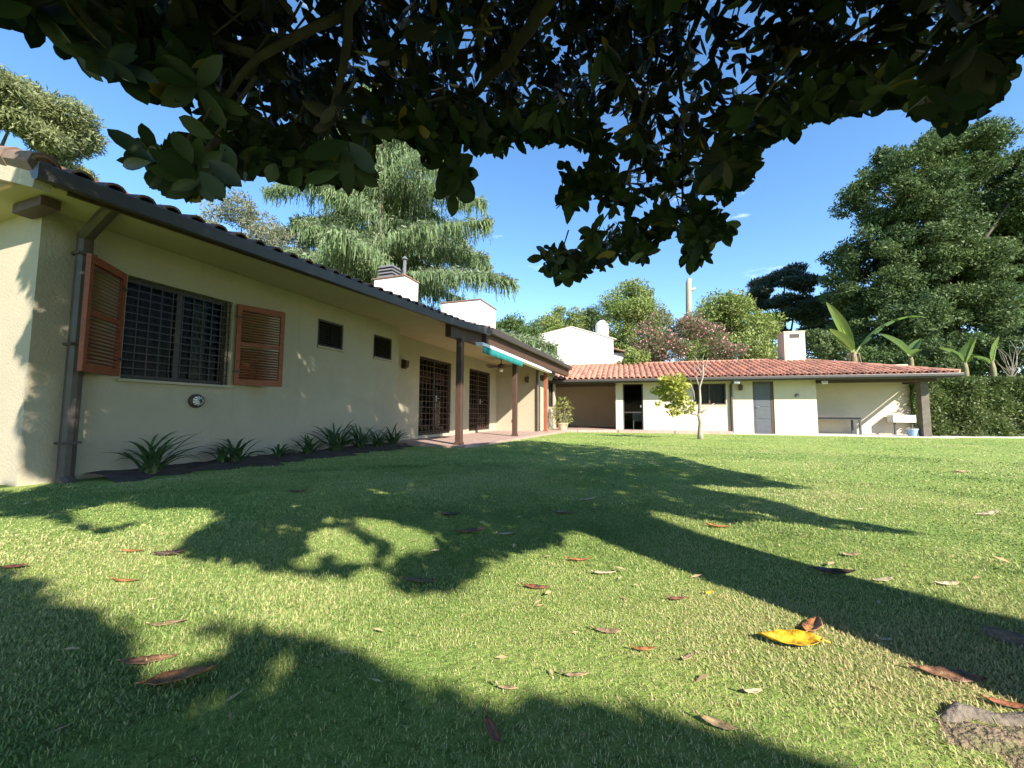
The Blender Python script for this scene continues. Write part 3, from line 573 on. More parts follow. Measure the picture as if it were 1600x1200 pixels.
# ================================================================ SMALL FITTINGS
def fittings():
    def at_house(name, label, cat, V, U, z, group=None): 
        p = h2w(V, U, z); return thing(name, label, cat, p, -HA, group)
    def at_out(name, label, cat, t, n, z, group=None):
        return thing(name, label, cat, b2w(t, n, z), -BA, group)
    # ceiling fan
    f = at_house('ceiling_fan', 'dark ceiling fan with a lamp hanging under the porch roof', 'ceiling fan', -4.95, 12.7, 0)
    m = MB(); m.tube([(0, 0, 2.565), (0, 0, 2.36)], .014, 8); m.lathe([(.06, 2.52), (.06, 2.565)], n=12); m.build('rod', FRAME, f)
    m = MB(); m.lathe([(.05, 2.22), (.11, 2.25), (.12, 2.31), (.08, 2.36), (.02, 2.38)], n=20); m.build('motor', FRAME, f, smooth=True)
    for k in range(5):
        a = 2*math.pi*k/5+.3; M = Matrix.Rotation(a, 4, 'Z') @ Matrix.Translation((0, 0, 2.29)) @ Matrix.Rotation(.2, 4, 'X')
        m = MB(); m.add([M @ Vector(p) for p in [(x, y, z) for z in (-.004, .004) for x, y in ((.12,-.03), (.24,-.06), (.54,-.075), (.6,-.045), (.6,.045), (.54,.075), (.24,.06), (.12,.03))]], [tuple(range(8))[::-1], tuple(range(8, 16))] + [(i, (i+1) % 8, 8+(i+1) % 8, 8+i) for i in range(8)]); m.build('blade', WOODD, f)
    m = MB(); m.lathe([(.02, 2.09), (.07, 2.12), (.075, 2.17), (.045, 2.22)], n=16); m.build('lamp', WHITE, f, smooth=True)
    # wall lamps and boxes
    u = u_at(306, HV); l = at_house('wall_lamp', 'round bulkhead lamp with dark caged rim low on the house wall', 'wall lamp', HV, u, .80)
    m = MB(); m.lathe([(.085, 0), (.085, .03), (.07, .045)], n=20, axis='x'); m.build('base', FRAME, l)
    m = MB(); m.lathe([(.062, .03), (.06, .06), (.045, .085), (.02, .097)], n=16, axis='x'); m.build('lens', WHITE, l, smooth=True)
    m = MB()
    for k in range(6): a = math.pi*k/6; c, s = math.cos(a), math.sin(a); m.tube([(.04, .075*c, .075*s), (.085, .055*c, .055*s), (.104, 0, 0), (.085, -.055*c, -.055*s), (.04, -.075*c, -.075*s)], .004, 5)
    m.build('cage', FRAME, l)
    def sconce(root, out):
        m = MB(); M = Matrix.Rotation(out, 4, 'Z'); m.box(-.05, .05, .0, .02, -.1, .1, 0, M); m.build('back_plate', FRAME, root)
        m = MB(); m.add([M @ Vector(p) for p in ((-.06,-.02,-.12), (.06,-.02,-.12), (.06,-.12,-.07), (-.06,-.12,-.07), (-.07,-.0,.12), (.07,-.0,.12), (.07,-.13,.09), (-.07,-.13,.09))], [(0,3,2,1), (4,5,6,7), (0,1,5,4), (1,2,6,5), (2,3,7,6), (3,0,4,7)]); m.build('shade', WOODD, root, bevel=.008)
    sconce(at_house('wall_sconce', 'dark sconce on the porch wall just past the two small windows', 'wall lamp', PV_+.021, u_at(628, PV_), 1.86), math.pi/2)
    sconce(at_house('wall_sconce', 'brown sconce on the shaded upper part of the porch end wall', 'wall lamp', -4.55, 14.43, 1.95), 0)
    sconce(at_house('wall_sconce', 'slim dark sconce beside the sunlit porch post', 'wall lamp', -4.03, 14.71, 2.02), 0)
    l = at_house('wall_socket', 'small dark socket near the floor of the porch end wall', 'socket', -5.1, 14.44, .38); m = MB(); m.box(-.07, .07, -.015, .01, -.045, .045); m.build('plate', FRAME, l, bevel=.004); m = MB(); m.box(-.05, -.01, -.022, -.0155, -.02, .02); m.box(.01, .05, -.022, -.0155, -.02, .02); m.build('outlet', METAL, l)
    sconce(at_out('wall_sconce', 'dark sconce to the left of the grey outbuilding door', 'wall lamp', -1.18, -.021, 1.75), 0)
    l = at_out('wall_lamp', 'small dark lamp on the outbuilding wall right of the grey door', 'wall lamp', .78, 0, 1.42); m = MB(); m.lathe([(.05, 0), (.06, -.03), (.05, -.07), (.015, -.09)], n=14, axis='y'); m.build('lens', METAL, l, smooth=True); m = MB(); m.lathe([(.07, .0), (.07, -.025)], n=14, axis='y'); m.build('base', FRAME, l)
    for t, n, z, lb in ((-1.45, -.6, 1.93, 'small white floodlight under the gutter above the outbuilding downpipe'), (1.6, -.3, 1.90, 'white floodlight under the eave at the corner of the open bay')):
        l = at_out('floodlight', lb, 'floodlight', t, n, z); m = MB(); m.box(-.09, .09, -.06, .03, -.06, .05); m.build('housing', WHITE, l, bevel=.012); m = MB(); m.box(-.07, .07, -.068, -.061, -.045, .035); m.build('lens', METAL, l); m = MB(); m.tube([(0, 0, .05), (0, .02, .12)], .012, 6); m.build('bracket', METAL, l)
    # table, sink and bucket in the open bay
    t = at_out('table', 'long dark table standing in the open bay of the outbuilding', 'table', 2.35, .95, -.085); x0, x1 = -.82, .82
    m = MB(); m.box(x0, x1, -.36, .36, .65, .69); m.build('top', BLACKG, t, bevel=.006)
    m = MB(); m.box(x0+.08, x1-.08, -.30, -.27, .57, .648); m.box(x0+.08, x1-.08, .27, .30, .57, .648); m.build('apron', BLACKG, t)
    for x in (x0+.07, x1-.07):
        for y in (-.28, .28): m = MB(); m.box(x-.03, x+.03, y-.03, y+.03, 0, .649); m.build('leg', BLACKG, t)
    s = at_out('laundry_sink', 'white laundry sink on legs against the sunlit bay wall', 'sink', 4.72, 1.14, -.085); m = MB()
    m.box(-.36, .36, -.10, .30, .48, .52); m.box(-.36, .36, -.10, -.06, .52, .76); m.box(-.36, .36, .26, .30, .52, .76); m.box(-.36, -.32, -.06, .26, .52, .76); m.box(.32, .36, -.06, .26, .52, .76); m.build('basin', WHITE, s, bevel=.012)
    for x in (-.27, .27): m = MB(); m.box(x-.025, x+.025, -.03, .02, 0, .479); m.build('leg', BLACKG, s)
    m = MB(); m.tube([(0, .345, .86), (0, .30, .93), (0, .2, .95), (0, .15, .90)], .014, 8); m.build('tap', METAL, s)
    b = at_out('bucket', 'blue bucket with a white rim on the ground by the bay column', 'bucket', 4.45, .15, -.085); m = MB(); m.lathe([(.13, 0), (.165, .24), (.15, .24), (.12, .02)], n=20); m.build('body', BLUE, b, smooth=False); m = MB(); m.lathe([(.166, .24), (.178, .24), (.178, .265), (.15, .265)], n=20); m.build('rim', WHITE, b)
    m = MB(); m.tube([(-.17, 0, .25), (-.14, -.06, .3), (0, -.12, .33), (.14, -.06, .3), (.17, 0, .25)], .006, 5); m.build('handle', METAL, b)
    # garden chair standing inside the glazed door
    c = at_out('plastic_chair', 'white stacked plastic chair seen through the glazed outbuilding door', 'chair', -5.12, .55, -.07); m = MB(); m.box(-.22, .22, -.22, .22, .42, .46); m.build('seat', WHITE, c, bevel=.01)
    m = MB(); m.box(-.22, .22, .19, .22, .461, .86)
    m.build('backrest', WHITE, c, bevel=.01)
    for x in (-.19, .19):
        for y in (-.19, .19): m = MB(); m.box(x-.02, x+.02, y-.02, y+.02, 0, .419); m.build('leg', WHITE, c)
    # potted plant on the patio
    x, y = h2w(-3.55, 16.1)[:2]; p = thing('potted_plant', 'leafy plant in a pale terracotta pot by the end of the porch', 'potted plant', (x, y, 0))
    m = MB(); m.lathe([(.15, 0), (.16, .03), (.22, .24), (.235, .24), (.235, .29), (.2, .29), (.19, .25), (.0, .25)], n=22); m.build('pot', TERRA, p)
    n = 420; st = rand_unit(n)*np.array([.36, .36, .55]) + np.array([0, 0, .72]); Vt, Fc = leaf_quads(st, rand_unit(n)+np.array([0, 0, .2]), rand_unit(n), RNG.uniform(.12, .24, n), RNG.uniform(.03, .05, n), .1)
    np_mesh('foliage', Vt, Fc, mat('pot_leaf', (.24, .24, .07), .6, .3, 6, transl=.25), p); m = MB()
    for k in range(6): m.tube([(.04*math.cos(k), .04*math.sin(k), .22), (.2*math.cos(k), .2*math.sin(k), .8)], [.012, .006], 5)
    m.build('stem', BARKL, p)
fittings()

# ================================================================ GARDEN TREES AND SHRUBS
def leaf_mat(name, a, b, c, transl=.3, rough=.55, nscale=.9, lo=.38, hi=.62, spec=.35):
    """leaf colours: a..b vary leaf by leaf, drifting towards c in patches through the crown"""
    m = bpy.data.materials.new(name); m.use_nodes = True; N = m.node_tree.nodes; K = m.node_tree.links.new; p = N['Principled BSDF']
    p.inputs['Roughness'].default_value = rough; p.inputs['Specular IOR Level'].default_value = spec
    at_ = N.new('ShaderNodeAttribute'); at_.attribute_name = 'v'; g = N.new('ShaderNodeNewGeometry')
    r = N.new('ShaderNodeValToRGB'); r.color_ramp.elements[0].color = (*a, 1); r.color_ramp.elements[1].color = (*b, 1); K(at_.outputs['Fac'], r.inputs[0])
    n = N.new('ShaderNodeTexNoise'); n.inputs['Scale'].default_value = nscale; n.inputs['Detail'].default_value = 3; K(g.outputs['Position'], n.inputs['Vector'])
    r2 = N.new('ShaderNodeValToRGB'); r2.color_ramp.elements[0].position = lo; r2.color_ramp.elements[1].position = hi; K(n.outputs[0], r2.inputs[0])
    m1 = N.new('ShaderNodeMixRGB'); m1.inputs[2].default_value = (*c, 1); K(r2.outputs[0], m1.inputs[0]); K(r.outputs[0], m1.inputs[1]); K(m1.outputs[0], p.inputs['Base Color'])
    tr = N.new('ShaderNodeBsdfTranslucent'); K(m1.outputs[0], tr.inputs[0]); ms = N.new('ShaderNodeMixShader'); ms.inputs[0].default_value = transl
    K(p.outputs[0], ms.inputs[1]); K(tr.outputs[0], ms.inputs[2]); K(ms.outputs[0], N['Material Output'].inputs[0]); return m
def clump_crown(name, clumps, n, size, m, parent, aspect=.45, up=.25, droop=0., inner=.55, attr_c=None):
    """leaves scattered through many clumps: clumps (k,6) centre + radii; n leaves"""
    cl = np.array(clumps, float); vol = (cl[:, 3]*cl[:, 4]*cl[:, 5])**(2/3); pick = RNG.choice(len(cl), n, p=vol/vol.sum()); c = cl[pick]
    d = rand_unit(n); r = RNG.uniform(inner, 1.0, n)**.7 * RNG.uniform(.86, 1.12, n); pos = c[:, :3] + d*r[:, None]*c[:, 3:]
    D = unit(d*.7 + rand_unit(n)*.8 + np.array([0, 0, up-droop])); Nn = unit(d*.6 + rand_unit(n)*.6 + np.array([0, 0, .5]))
    Ln = size*RNG.uniform(.6, 1.35, n); Vt, Fc = leaf_quads(pos - D*Ln[:, None]*.5, D, Nn, Ln, Ln*aspect, .12)
    a = np.clip(RNG.normal(.5, .25, n) + (cl[pick, 0]*7.3 % 1 - .5)*.35, 0, 1)
    return np_mesh(name, Vt, Fc, m, parent, np.repeat(a, 4))
def make_clumps(c, R, k, rad, flat=.75, seed=1, zlow=-1., gap=None):
    g = np.random.default_rng(seed); out = []; c = np.array(c, float); R = np.array(R, float)
    while len(out) < k:
        d = g.normal(size=3); d /= np.linalg.norm(d)
        if d[2] < zlow: continue
        r = g.uniform(.35, 1)**.5; p = c + d*R*r*g.uniform(.85, 1.05); q = rad*g.uniform(.55, 1.35)
        out.append((*p, q, q, q*flat))
    return out
def limbs(name, base, top, r0, clumps, m, parent, k=9, seed=2, r_tip=.03):
    g = random.Random(seed); b = MB(); base, top = Vector(base), Vector(top); pts = []
    for i in range(9): f = i/8; pts.append(base.lerp(top, f) + Vector((g.uniform(-1, 1), g.uniform(-1, 1), 0))*r0*.5*(0 < i < 8))
    b.tube(pts, [r0*1.35]+[r0*(1-.75*i/8) for i in range(1, 9)], 10)
    for c in g.sample(list(clumps), min(k, len(clumps))):
        p0 = pts[g.randint(3, 7)]; p2 = Vector(c[:3]); p1 = p0.lerp(p2, .5) + Vector((0, 0, .12*(p2-p0).length)); rr = r0*.35
        b.tube([p0, p0.lerp(p1, .6), p1, p1.lerp(p2, .6), p2], [rr, rr*.8, rr*.6, rr*.4, r_tip*.5], 6)
    return b.build(name, m, parent, smooth=True)
def broad_tree(name, label, cat, x, y, clumps, n, size, m, bark=BARK, r0=.22, top=None, aspect=.45, k=9, group=None, zb=None, **kw):
    z0 = float(gz(x, y)) if zb is None else zb
    t = thing(name, label, cat, (x, y, z0), 0, group); cl = [(a-x, b-y, c-z0, *r) for a, b, c, *r in clumps]
    zt = top - z0 if top else max(c[2] for c in cl)*.85; cx = sum(c[0] for c in cl)/len(cl); cy = sum(c[1] for c in cl)/len(cl)
    limbs('trunk', (0, 0, -.2), (cx*.7, cy*.7, zt), r0, cl, bark, t, k)
    clump_crown('crown', cl, n, size, m, t, aspect, **kw); return t
GREEN_Y = leaf_mat('leaf_light_green', (.10, .17, .03), (.20, .27, .06), (.25, .28, .09))
GREEN_M = leaf_mat('leaf_mid_green', (.05, .10, .03), (.12, .18, .05), (.085, .14, .04))
GREEN_D = leaf_mat('leaf_dark_green', (.03, .065, .025), (.08, .12, .04), (.10, .145, .05), .28, nscale=.35, spec=.2)
GREEN_W = leaf_mat('leaf_willow', (.16, .19, .06), (.28, .30, .12), (.22, .25, .12), .4)
GREEN_P = leaf_mat('leaf_grey_green', (.13, .15, .09), (.24, .25, .17), (.18, .19, .12))
CONIF_D = leaf_mat('needles_dark', (.012, .03, .022), (.03, .055, .036), (.05, .075, .045), .1)
CEDAR = leaf_mat('needles_cedar', (.10, .165, .06), (.22, .29, .12), (.15, .22, .10), .4, nscale=.5)
CEDARB = leaf_mat('needles_cedar_inner', (.13, .17, .08), (.24, .28, .15), (.19, .24, .14), .3)
OLEAN = leaf_mat('leaf_oleander', (.07, .10, .035), (.15, .175, .065), (.18, .145, .085), .3, nscale=1.0)

def background_trees():
    # willowy tree on the far left beyond the house
    d = 13.0; c = at(-10, 235, d); cl = make_clumps((c[0], d, c[2]), (2.75, 2.6, 3.15), 60, .75, seed=3)
    broad_tree('leafy_tree', 'yellow green narrow leaved tree rising behind the left end of the house roof', 'tree', c[0], d, cl, 120000, .19, GREEN_W, r0=.25, aspect=.24, droop=.5, inner=.3)
    # pale tree behind the roof, left of the cedar
    d = 20.; c = at(395, 385, d); cl = make_clumps((c[0], d, c[2]), (2.7, 2.2, 2.0), 40, .7, seed=5)
    broad_tree('grey_green_tree', 'pale grey green tree behind the house roof left of the drooping cedar', 'tree', c[0], d, cl, 16000, .16, GREEN_P, aspect=.3)
    # small conifer tips left
    # mid trees between chimney and white house
    for (nm, lb, px, py, d, R, n, sz, m, sd) in (
        ('bushy_tree', 'mid green bushy tree between the second chimney and the white house', 806, 535, 27., (1.9, 1.6, 1.9), 9000, .17, GREEN_M, 7),
        ('leafy_tree', 'sunlit pale green tree behind the white house gable', 880, 520, 38., (2.9, 2.0, 2.2), 9000, .22, GREEN_Y, 8),
        ('dark_tree', 'dark leaved tree just left of the water tank', 925, 520, 40., (1.9, 1.6, 2.6), 8000, .22, GREEN_D, 9),
        ('poplar_tree', 'tall light green tree behind the water tank and pink shrub', 992, 520, 33., (2.5, 2.2, 4.9), 24000, .20, GREEN_Y, 10),
        ('leafy_tree', 'bright green tree right of the pink oleander and behind the outbuilding', 1140, 540, 27., (3.2, 2.2, 3.4), 28000, .19, GREEN_M if False else GREEN_Y, 12)):
        c = at(px, py, d); cl = make_clumps((c[0], d, c[2]), R, 60, .33*(R[0]+R[2])*.5, seed=sd, zlow=-.8)
        broad_tree(nm, lb, 'tree', c[0], d, cl, int(n*1.5), sz, m, inner=.3)
    # pink flowering oleander
    d = 21.5; c = at(1066, 552, d); cl = make_clumps((c[0], d, c[2]-.3), (3.0, 2.0, 2.75), 70, .55, seed=14, zlow=-.75)
    x, y = c[0], d; z0 = float(gz(x, y)); t = thing('oleander_shrub', 'large rounded oleander shrub with pink blossoms behind the outbuilding roof', 'shrub', (x, y, z0))
    cl = [(a-x, b-y, e-z0, *r) for a, b, e, *r in cl]; limbs('trunk', (0, 0, -.2), (0, 0, 2.6), .13, cl, BARK, t, 16)
    clump_crown('crown', cl, 26000, .19, OLEAN, t, .2, up=.5)
    pts = [q for q in cl if q[2] > 3.6]; n = 1000; pk = RNG.integers(0, len(pts), n); P = np.array(pts)[pk]; dd = rand_unit(n); dd[:, 1] = -np.abs(dd[:, 1]); pos = P[:, :3]+dd*P[:, 3:]*1.05
    cen = RNG.random(n) < .6; Vt, Fc = leaf_quads(pos, rand_unit(n), rand_unit(n), np.full(n, .11), np.full(n, .09), .1)
    np_mesh('blossom', Vt, Fc, leaf_mat('pink_petals', (.52, .16, .22), (.62, .36, .36), (.45, .20, .18), .3), t, np.repeat(RNG.random(n), 4))
    # yellow green bush at its foot
    d = 20.4; c = at(985, 556, d); cl = make_clumps((c[0], d, c[2]-.7), (.95, .8, 1.2), 16, .4, seed=15); broad_tree('small_bush', 'yellow green bush at the left foot of the pink oleander', 'bush', c[0], d, cl, 4500, .14, GREEN_Y, r0=.07)
    d = 20.2; c = at(1150, 575, d); cl = make_clumps((c[0], d, c[2]-.9), (1.3, .8, 1.1), 16, .4, seed=16); broad_tree('small_bush', 'dark green bush at the right foot of the pink oleander', 'bush', c[0], d, cl, 4500, .14, GREEN_M, r0=.07)
    # topped bare trunk
    d = 30.; c = at(1076, 480, d); zt = at(1076, 436, d)[2]; t = thing('topped_tree', 'bare topped grey trunk with one stub standing above the oleander', 'tree trunk', (c[0], d, -.1))
    b = MB(); b.tube([(-.2, 0, 0), (-.1, 0, 4), (0, 0, 8), (.05, 0, zt+.1-.3), (.12, 0, zt+.1)], [.32, .27, .22, .20, .18], 10); b.tube([(.0, 0, zt-.9), (.3, 0, zt-.75), (.55, -.05, zt-.62)], [.13, .11, .09], 8); b.build('trunk', BARKL, t, smooth=True)
    # dark layered conifers
    for (px, py, d, R, k, n, lb, sd) in ((1226, 470, 33., (3.1, 2.6, 3.6), 70, 60000, 'dark flat topped conifer left of the big right hand tree', 18), (1306, 510, 36., (2.6, 2.2, 2.6), 44, 26000, 'dark conifer half hidden between the flat topped conifer and the big tree', 19)):
        c = at(px, py, d); cl = make_clumps((c[0], d, c[2]), R, k, .95, .38, seed=sd, zlow=-.9); broad_tree('dark_conifer', lb, 'conifer', c[0], d, cl, n, .26, CONIF_D, aspect=.3, up=.3, k=14, inner=.3)
    # the big tree on the right
    d = 25.; cl = []
    for (px, py, rx, rz, k, sd) in ((1400, 300, 2.9, 3.2, 34, 21), (1480, 255, 2.9, 2.2, 26, 22), (1580, 300, 3.2, 3.0, 34, 23), (1360, 420, 2.6, 3.4, 36, 24), (1470, 420, 3.6, 3.6, 46, 25), (1600, 430, 3.4, 3.6, 40, 26), (1370, 520, 2.6, 2.2, 24, 27), (1500, 520, 3.4, 2.2, 30, 28), (1700, 380, 3.6, 5, 40, 29), (1480, 470, 3.0, 4.5, 46, 61), (1560, 380, 3.0, 3.5, 36, 62), (1420, 380, 2.4, 3.0, 26, 63)):
        c = at(px, py, d); cl += make_clumps((c[0], d+random.uniform(-1, 1), c[2]), (rx, 2.6, rz), int(k*2.0), .80, .66, seed=sd)
    c = at(1480, 640, d); broad_tree('big_tree', 'huge dense dark green tree filling the right side behind the hedge', 'tree', c[0], d, cl, 330000, .21, GREEN_D, r0=.42, k=24, top=11, up=.15, inner=.25)
    # undergrowth behind the outbuilding and hedge
    for i, (px, py, d, rx, rz, m, lb) in enumerate(((1275, 545, 22.5, 1.6, 1.5, GREEN_D, 'dark shrub between the outbuilding chimney and the tall banana plant'), (1365, 560, 23., 1.9, 1.3, GREEN_M, 'shrub behind the roof between the two left banana plants'), (1455, 560, 21.5, 1.8, 1.2, GREEN_D, 'shrub behind the roof left of the two right banana plants'), (1530, 545, 21., 1.7, 1.3, GREEN_M, 'mid green shrub above the hedge between the right banana plants'), (1610, 540, 20., 2.0, 1.8, GREEN_D, 'dark shrub above the hedge at the right edge'))):
        c = at(px, py, d); cl = make_clumps((c[0], d, c[2]-.5), (rx, 1.3, rz), 26, .55, seed=30+i); broad_tree('garden_shrub', lb, 'shrub', c[0], d, cl, 9000, .17, m, r0=.08, k=12)
    # bare twigs at right
    c = at(1575, 545, 19.); t = thing('bare_shrub', 'leafless pale branching shrub above the right end of the hedge', 'shrub', (c[0], 19., -.1)); b = MB(); g = random.Random(4)
    b.tube([(0, 0, 0), (0, 0, 1.2), (.1, 0, 2.6)], [.07, .06, .05], 6)
    for i in range(16):
        p = Vector((.1, 0, 1.6+g.random()*1.2)); a = g.uniform(-1.2, 1.2); q = p
        pts = [p]
        for s_ in range(4): q = q + Vector((math.sin(a)*.42+g.uniform(-.1, .1), g.uniform(-.2, .2), math.cos(a)*.42+g.uniform(-.1, .1))); pts.append(q)
        b.tube(pts, [.022, .018, .014, .01, .006], 5)
    b.build('branch', BARKL, t)

def deodar(label, x, y, H, R, seed, dens=1.0):
    g = np.random.default_rng(seed); z0 = float(gz(x, y)); t = thing('drooping_cedar', label, 'cedar', (x, y, z0))
    b = MB(); b.tube([(0, 0, -.2), (.1, 0, H*.3), (-.05, .1, H*.65), (0, 0, H)], [.55, .42, .22, .04], 10); tr = None
    S = []; zz = 2.0
    while zz < H*.97:
        for q in range(5):
            az = g.uniform(0, 2*math.pi); Lb = R*(1-(zz/H))**.55*g.uniform(.55, 1.15)+.35
            h0 = zz+g.uniform(-.4, .4); dr = g.uniform(.05, .30); rise = g.uniform(.02, .26)
            f = np.linspace(0, 1, 9); rad = Lb*f; hz = h0 + rise*Lb*f*1.2 - (rise*.7+dr)*Lb*f**2.2
            pts = np.stack([rad*math.cos(az), rad*math.sin(az), hz], 1); b.tube([tuple(p) for p in pts], list(np.linspace(.09*Lb/R+.02, .012, 9)), 5, cap=False)
            n = int(Lb*95*dens); s = g.beta(1.6, 1.05, n); lat = g.normal(0, 1, n)*(.12+.62*np.sin(np.pi*np.clip(s, 0, 1)**.8))*min(1, Lb/4)
            px = np.interp(s, f, pts[:, 0]) - math.sin(az)*lat; py = np.interp(s, f, pts[:, 1]) + math.cos(az)*lat; pz = np.interp(s, f, pts[:, 2]) - np.abs(lat)*.35
            S.append(np.stack([px, py, pz, np.full(n, az), s], 1))
        zz += .62*(1+.25*g.random())
    b.build('trunk', BARK, t, smooth=True)
    S = np.concatenate(S); n = len(S); k = 4; Ls = g.uniform(.15, .85, n)*g.uniform(.6, 1.3, n); w = g.uniform(.016, .042, n); a = g.uniform(0, np.pi, n)
    rows = []
    off = np.zeros((n, 3)); out = np.stack([np.cos(S[:, 3]), np.sin(S[:, 3]), np.zeros(n)], 1)
    for j in range(k+1):
        f = j/k; c = S[:, :3] + out*(.16*f*(1-.5*f))[..., None] if False else S[:, :3] + out*(.22*np.sin(f*1.6))*g.uniform(.2, 1, n)[:, None]*.6 + np.array([0, 0, -1])*(Ls*f**1.15)[:, None] + g.normal(0, .025, (n, 3))
        ww = (w*(1-.55*f)*(1 if j else .5))[:, None]; sd = np.stack([np.cos(a+f*.9), np.sin(a+f*.9), np.zeros(n)], 1)*ww; rows += [c-sd, c+sd]
    Vt = np.stack(rows, 1).reshape(-1, 3); base = (np.arange(n)*(2*(k+1)))[:, None, None]; q = np.array([[2*j, 2*j+1, 2*j+3, 2*j+2] for j in range(k)])[None]
    np_mesh('crown', Vt, (base+q).reshape(-1, 4), CEDAR, t, np.repeat(g.random(n), 2*(k+1)))
    # tufts along the tops of the boughs
    m_ = int(n*.9); pk = g.integers(0, n, m_); pos = S[pk, :3] + g.normal(0, .08, (m_, 3)) + np.array([0, 0, .02]); Vt, Fc = leaf_quads(pos, unit(out[pk]+g.normal(0, .7, (m_, 3))+np.array([0, 0, -.15])), rand_unit(m_)+np.array([0, 0, .6]), g.uniform(.14, .3, m_), g.uniform(.04, .09, m_), .1)
    np_mesh('needle_tuft', Vt, Fc, CEDARB, t, np.repeat(g.random(m_), 4)); return t
def bananas():
    LEAF = leaf_mat('banana_leaf', (.13, .22, .04), (.20, .28, .06), (.16, .24, .08), .45, .45)
    def leaf(t, p0, az, el, Ln, wd, bend, torn=0):
        g = random.Random(int(Ln*1000+az*100)); b = MB(); n = 18; p = Vector(p0); e = el; C = []; 
        for i in range(n+1): C.append((p.copy(), e)); p = p + Vector((math.cos(az)*math.cos(e), math.sin(az)*math.cos(e), math.sin(e)))*(Ln/n); e -= bend/n*(.4+1.2*i/n)
        side = Vector((-math.sin(az), math.cos(az), 0)); vs = []; fs = []
        for i, (c, e) in enumerate(C):
            f = i/n; w_ = wd*math.sin(math.pi*min(1, max(0, (f-.12)/.88))**.75)**.7 if f > .13 else .015
            up = Vector((-math.cos(az)*math.sin(e), -math.sin(az)*math.sin(e), math.cos(e)))
            for s_ in (-1, -.5, 0, .5, 1): vs.append(c + side*w_*s_ + up*(abs(s_)*w_*.45 - (abs(s_)**2)*w_*torn*.9 + g.uniform(-.01, .01)))
        for i in range(n):
            for j in range(4):
                if torn and j in (0, 3) and i % 3 == 2 and i > 4: continue
                fs.append((i*5+j, i*5+j+1, (i+1)*5+j+1, (i+1)*5+j))
        b.add(vs, fs, 0, g.random()); o = b.build('leaf', LEAF, t, smooth=True); s = MB(); s.tube([c+Vector((0, 0, -.02)) for c, e in C], [.035*(1-.8*i/n) for i in range(n+1)], 6); s.build('midrib', mat('banana_rib', (.30, .36, .12), .5, .1), o)
    for (px, py, d, lb, lv) in ((1335, 556, 20.2, 'tallest banana plant with one long leaf arching right behind the roof', ((-2.75, 1.0, 3.3, .27, .35, 0), (-2.9, .8, 2.0, .3, .3, 0), (-.25, 1.05, 3.9, .27, 1.5, 1), (1.2, 1.4, 1.4, .07, .1, 0))),
                            (1423, 560, 20.6, 'banana plant with two upright leaves behind the right half of the roof', ((2.9, .95, 1.9, .30, .5, 0), (.2, 1.0, 1.35, .28, .3, 0), (-1.9, .5, .9, .25, .5, 0))),
                            (1508, 572, 19.0, 'banana plant with broad upright leaves at the right roof corner', ((2.7, 1.0, 1.3, .27, .6, 0), (-1.6, 1.25, 1.35, .30, .3, 0), (.3, .9, .9, .25, .6, 0))),
                            (1551, 572, 18.6, 'banana plant with one narrow upright leaf above the hedge', ((-1.2, 1.4, 1.35, .20, .1, 0), (2.6, .8, .8, .2, .5, 0)))):
        c = at(px, py, d); z0 = float(gz(c[0], d)); t = thing('banana_plant', lb, 'banana plant', (c[0], d, z0), 0, None); zt = c[2]-z0
        b = MB(); b.tube([(0, 0, -.1), (.02, 0, zt*.5), (0, 0, zt-.1), (0, 0, zt+.25)], [.16, .14, .11, .05], 10); b.build('stem', mat('banana_stem', (.22, .20, .09), .7, .3, 5), t, smooth=True)
        for az, el, Ln, wd, bend, torn in lv: leaf(t, (0, 0, zt+.05), az, el, Ln, wd, bend, torn)
        if px == 1335:
            b = MB(); g = random.Random(3)
            for i in range(7): a = g.uniform(0, 6.3); b.tube([(0, 0, zt+.1), (.25*math.cos(a), .25*math.sin(a), zt+.15), (.38*math.cos(a), .38*math.sin(a), zt-.5)], [.03, .04, .02], 5)
            b.build('dead_leaf', mat('dry_leaf', (.30, .22, .13), .9, .3, 8), t)
def hedge():
    x0, x1, zt = 15.75, 31.0, 2.12; y0 = 15.45; t = thing('hedge', 'tall clipped green hedge to the right of the outbuilding', 'hedge', (x0, y0, -.15), -.05)
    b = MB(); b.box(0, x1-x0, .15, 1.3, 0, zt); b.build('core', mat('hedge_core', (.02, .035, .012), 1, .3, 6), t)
    n = 52000; X = RNG.uniform(-.1, x1-x0, n)**1; X = np.where(RNG.random(n) < .7, RNG.uniform(-.1, 6.5, n), X); face = RNG.random(n) < .8
    und = .10*np.sin(X*2.1)+.06*np.sin(X*5.3+1); Z = np.where(face, RNG.uniform(0, zt+.15, n), zt+.08+RNG.normal(0, .05, n)); Y = np.where(face, .06+und+RNG.normal(0, .07, n)+.05*np.sin(Z*6+X*3), RNG.uniform(0, 1.3, n))
    D = unit(np.stack([RNG.normal(0, .6, n), RNG.normal(-.5, .5, n), RNG.normal(.3, .6, n)], 1)); Ln = RNG.uniform(.07, .15, n); Vt, Fc = leaf_quads(np.stack([X, Y, Z], 1), D, rand_unit(n)+np.array([0, -.6, .6]), Ln, Ln*.5, .1)
    np_mesh('foliage', Vt, Fc, leaf_mat('leaf_hedge', (.05, .09, .02), (.11, .16, .04), (.13, .16, .055), .25, nscale=1.6), t, np.repeat(RNG.random(n), 4))
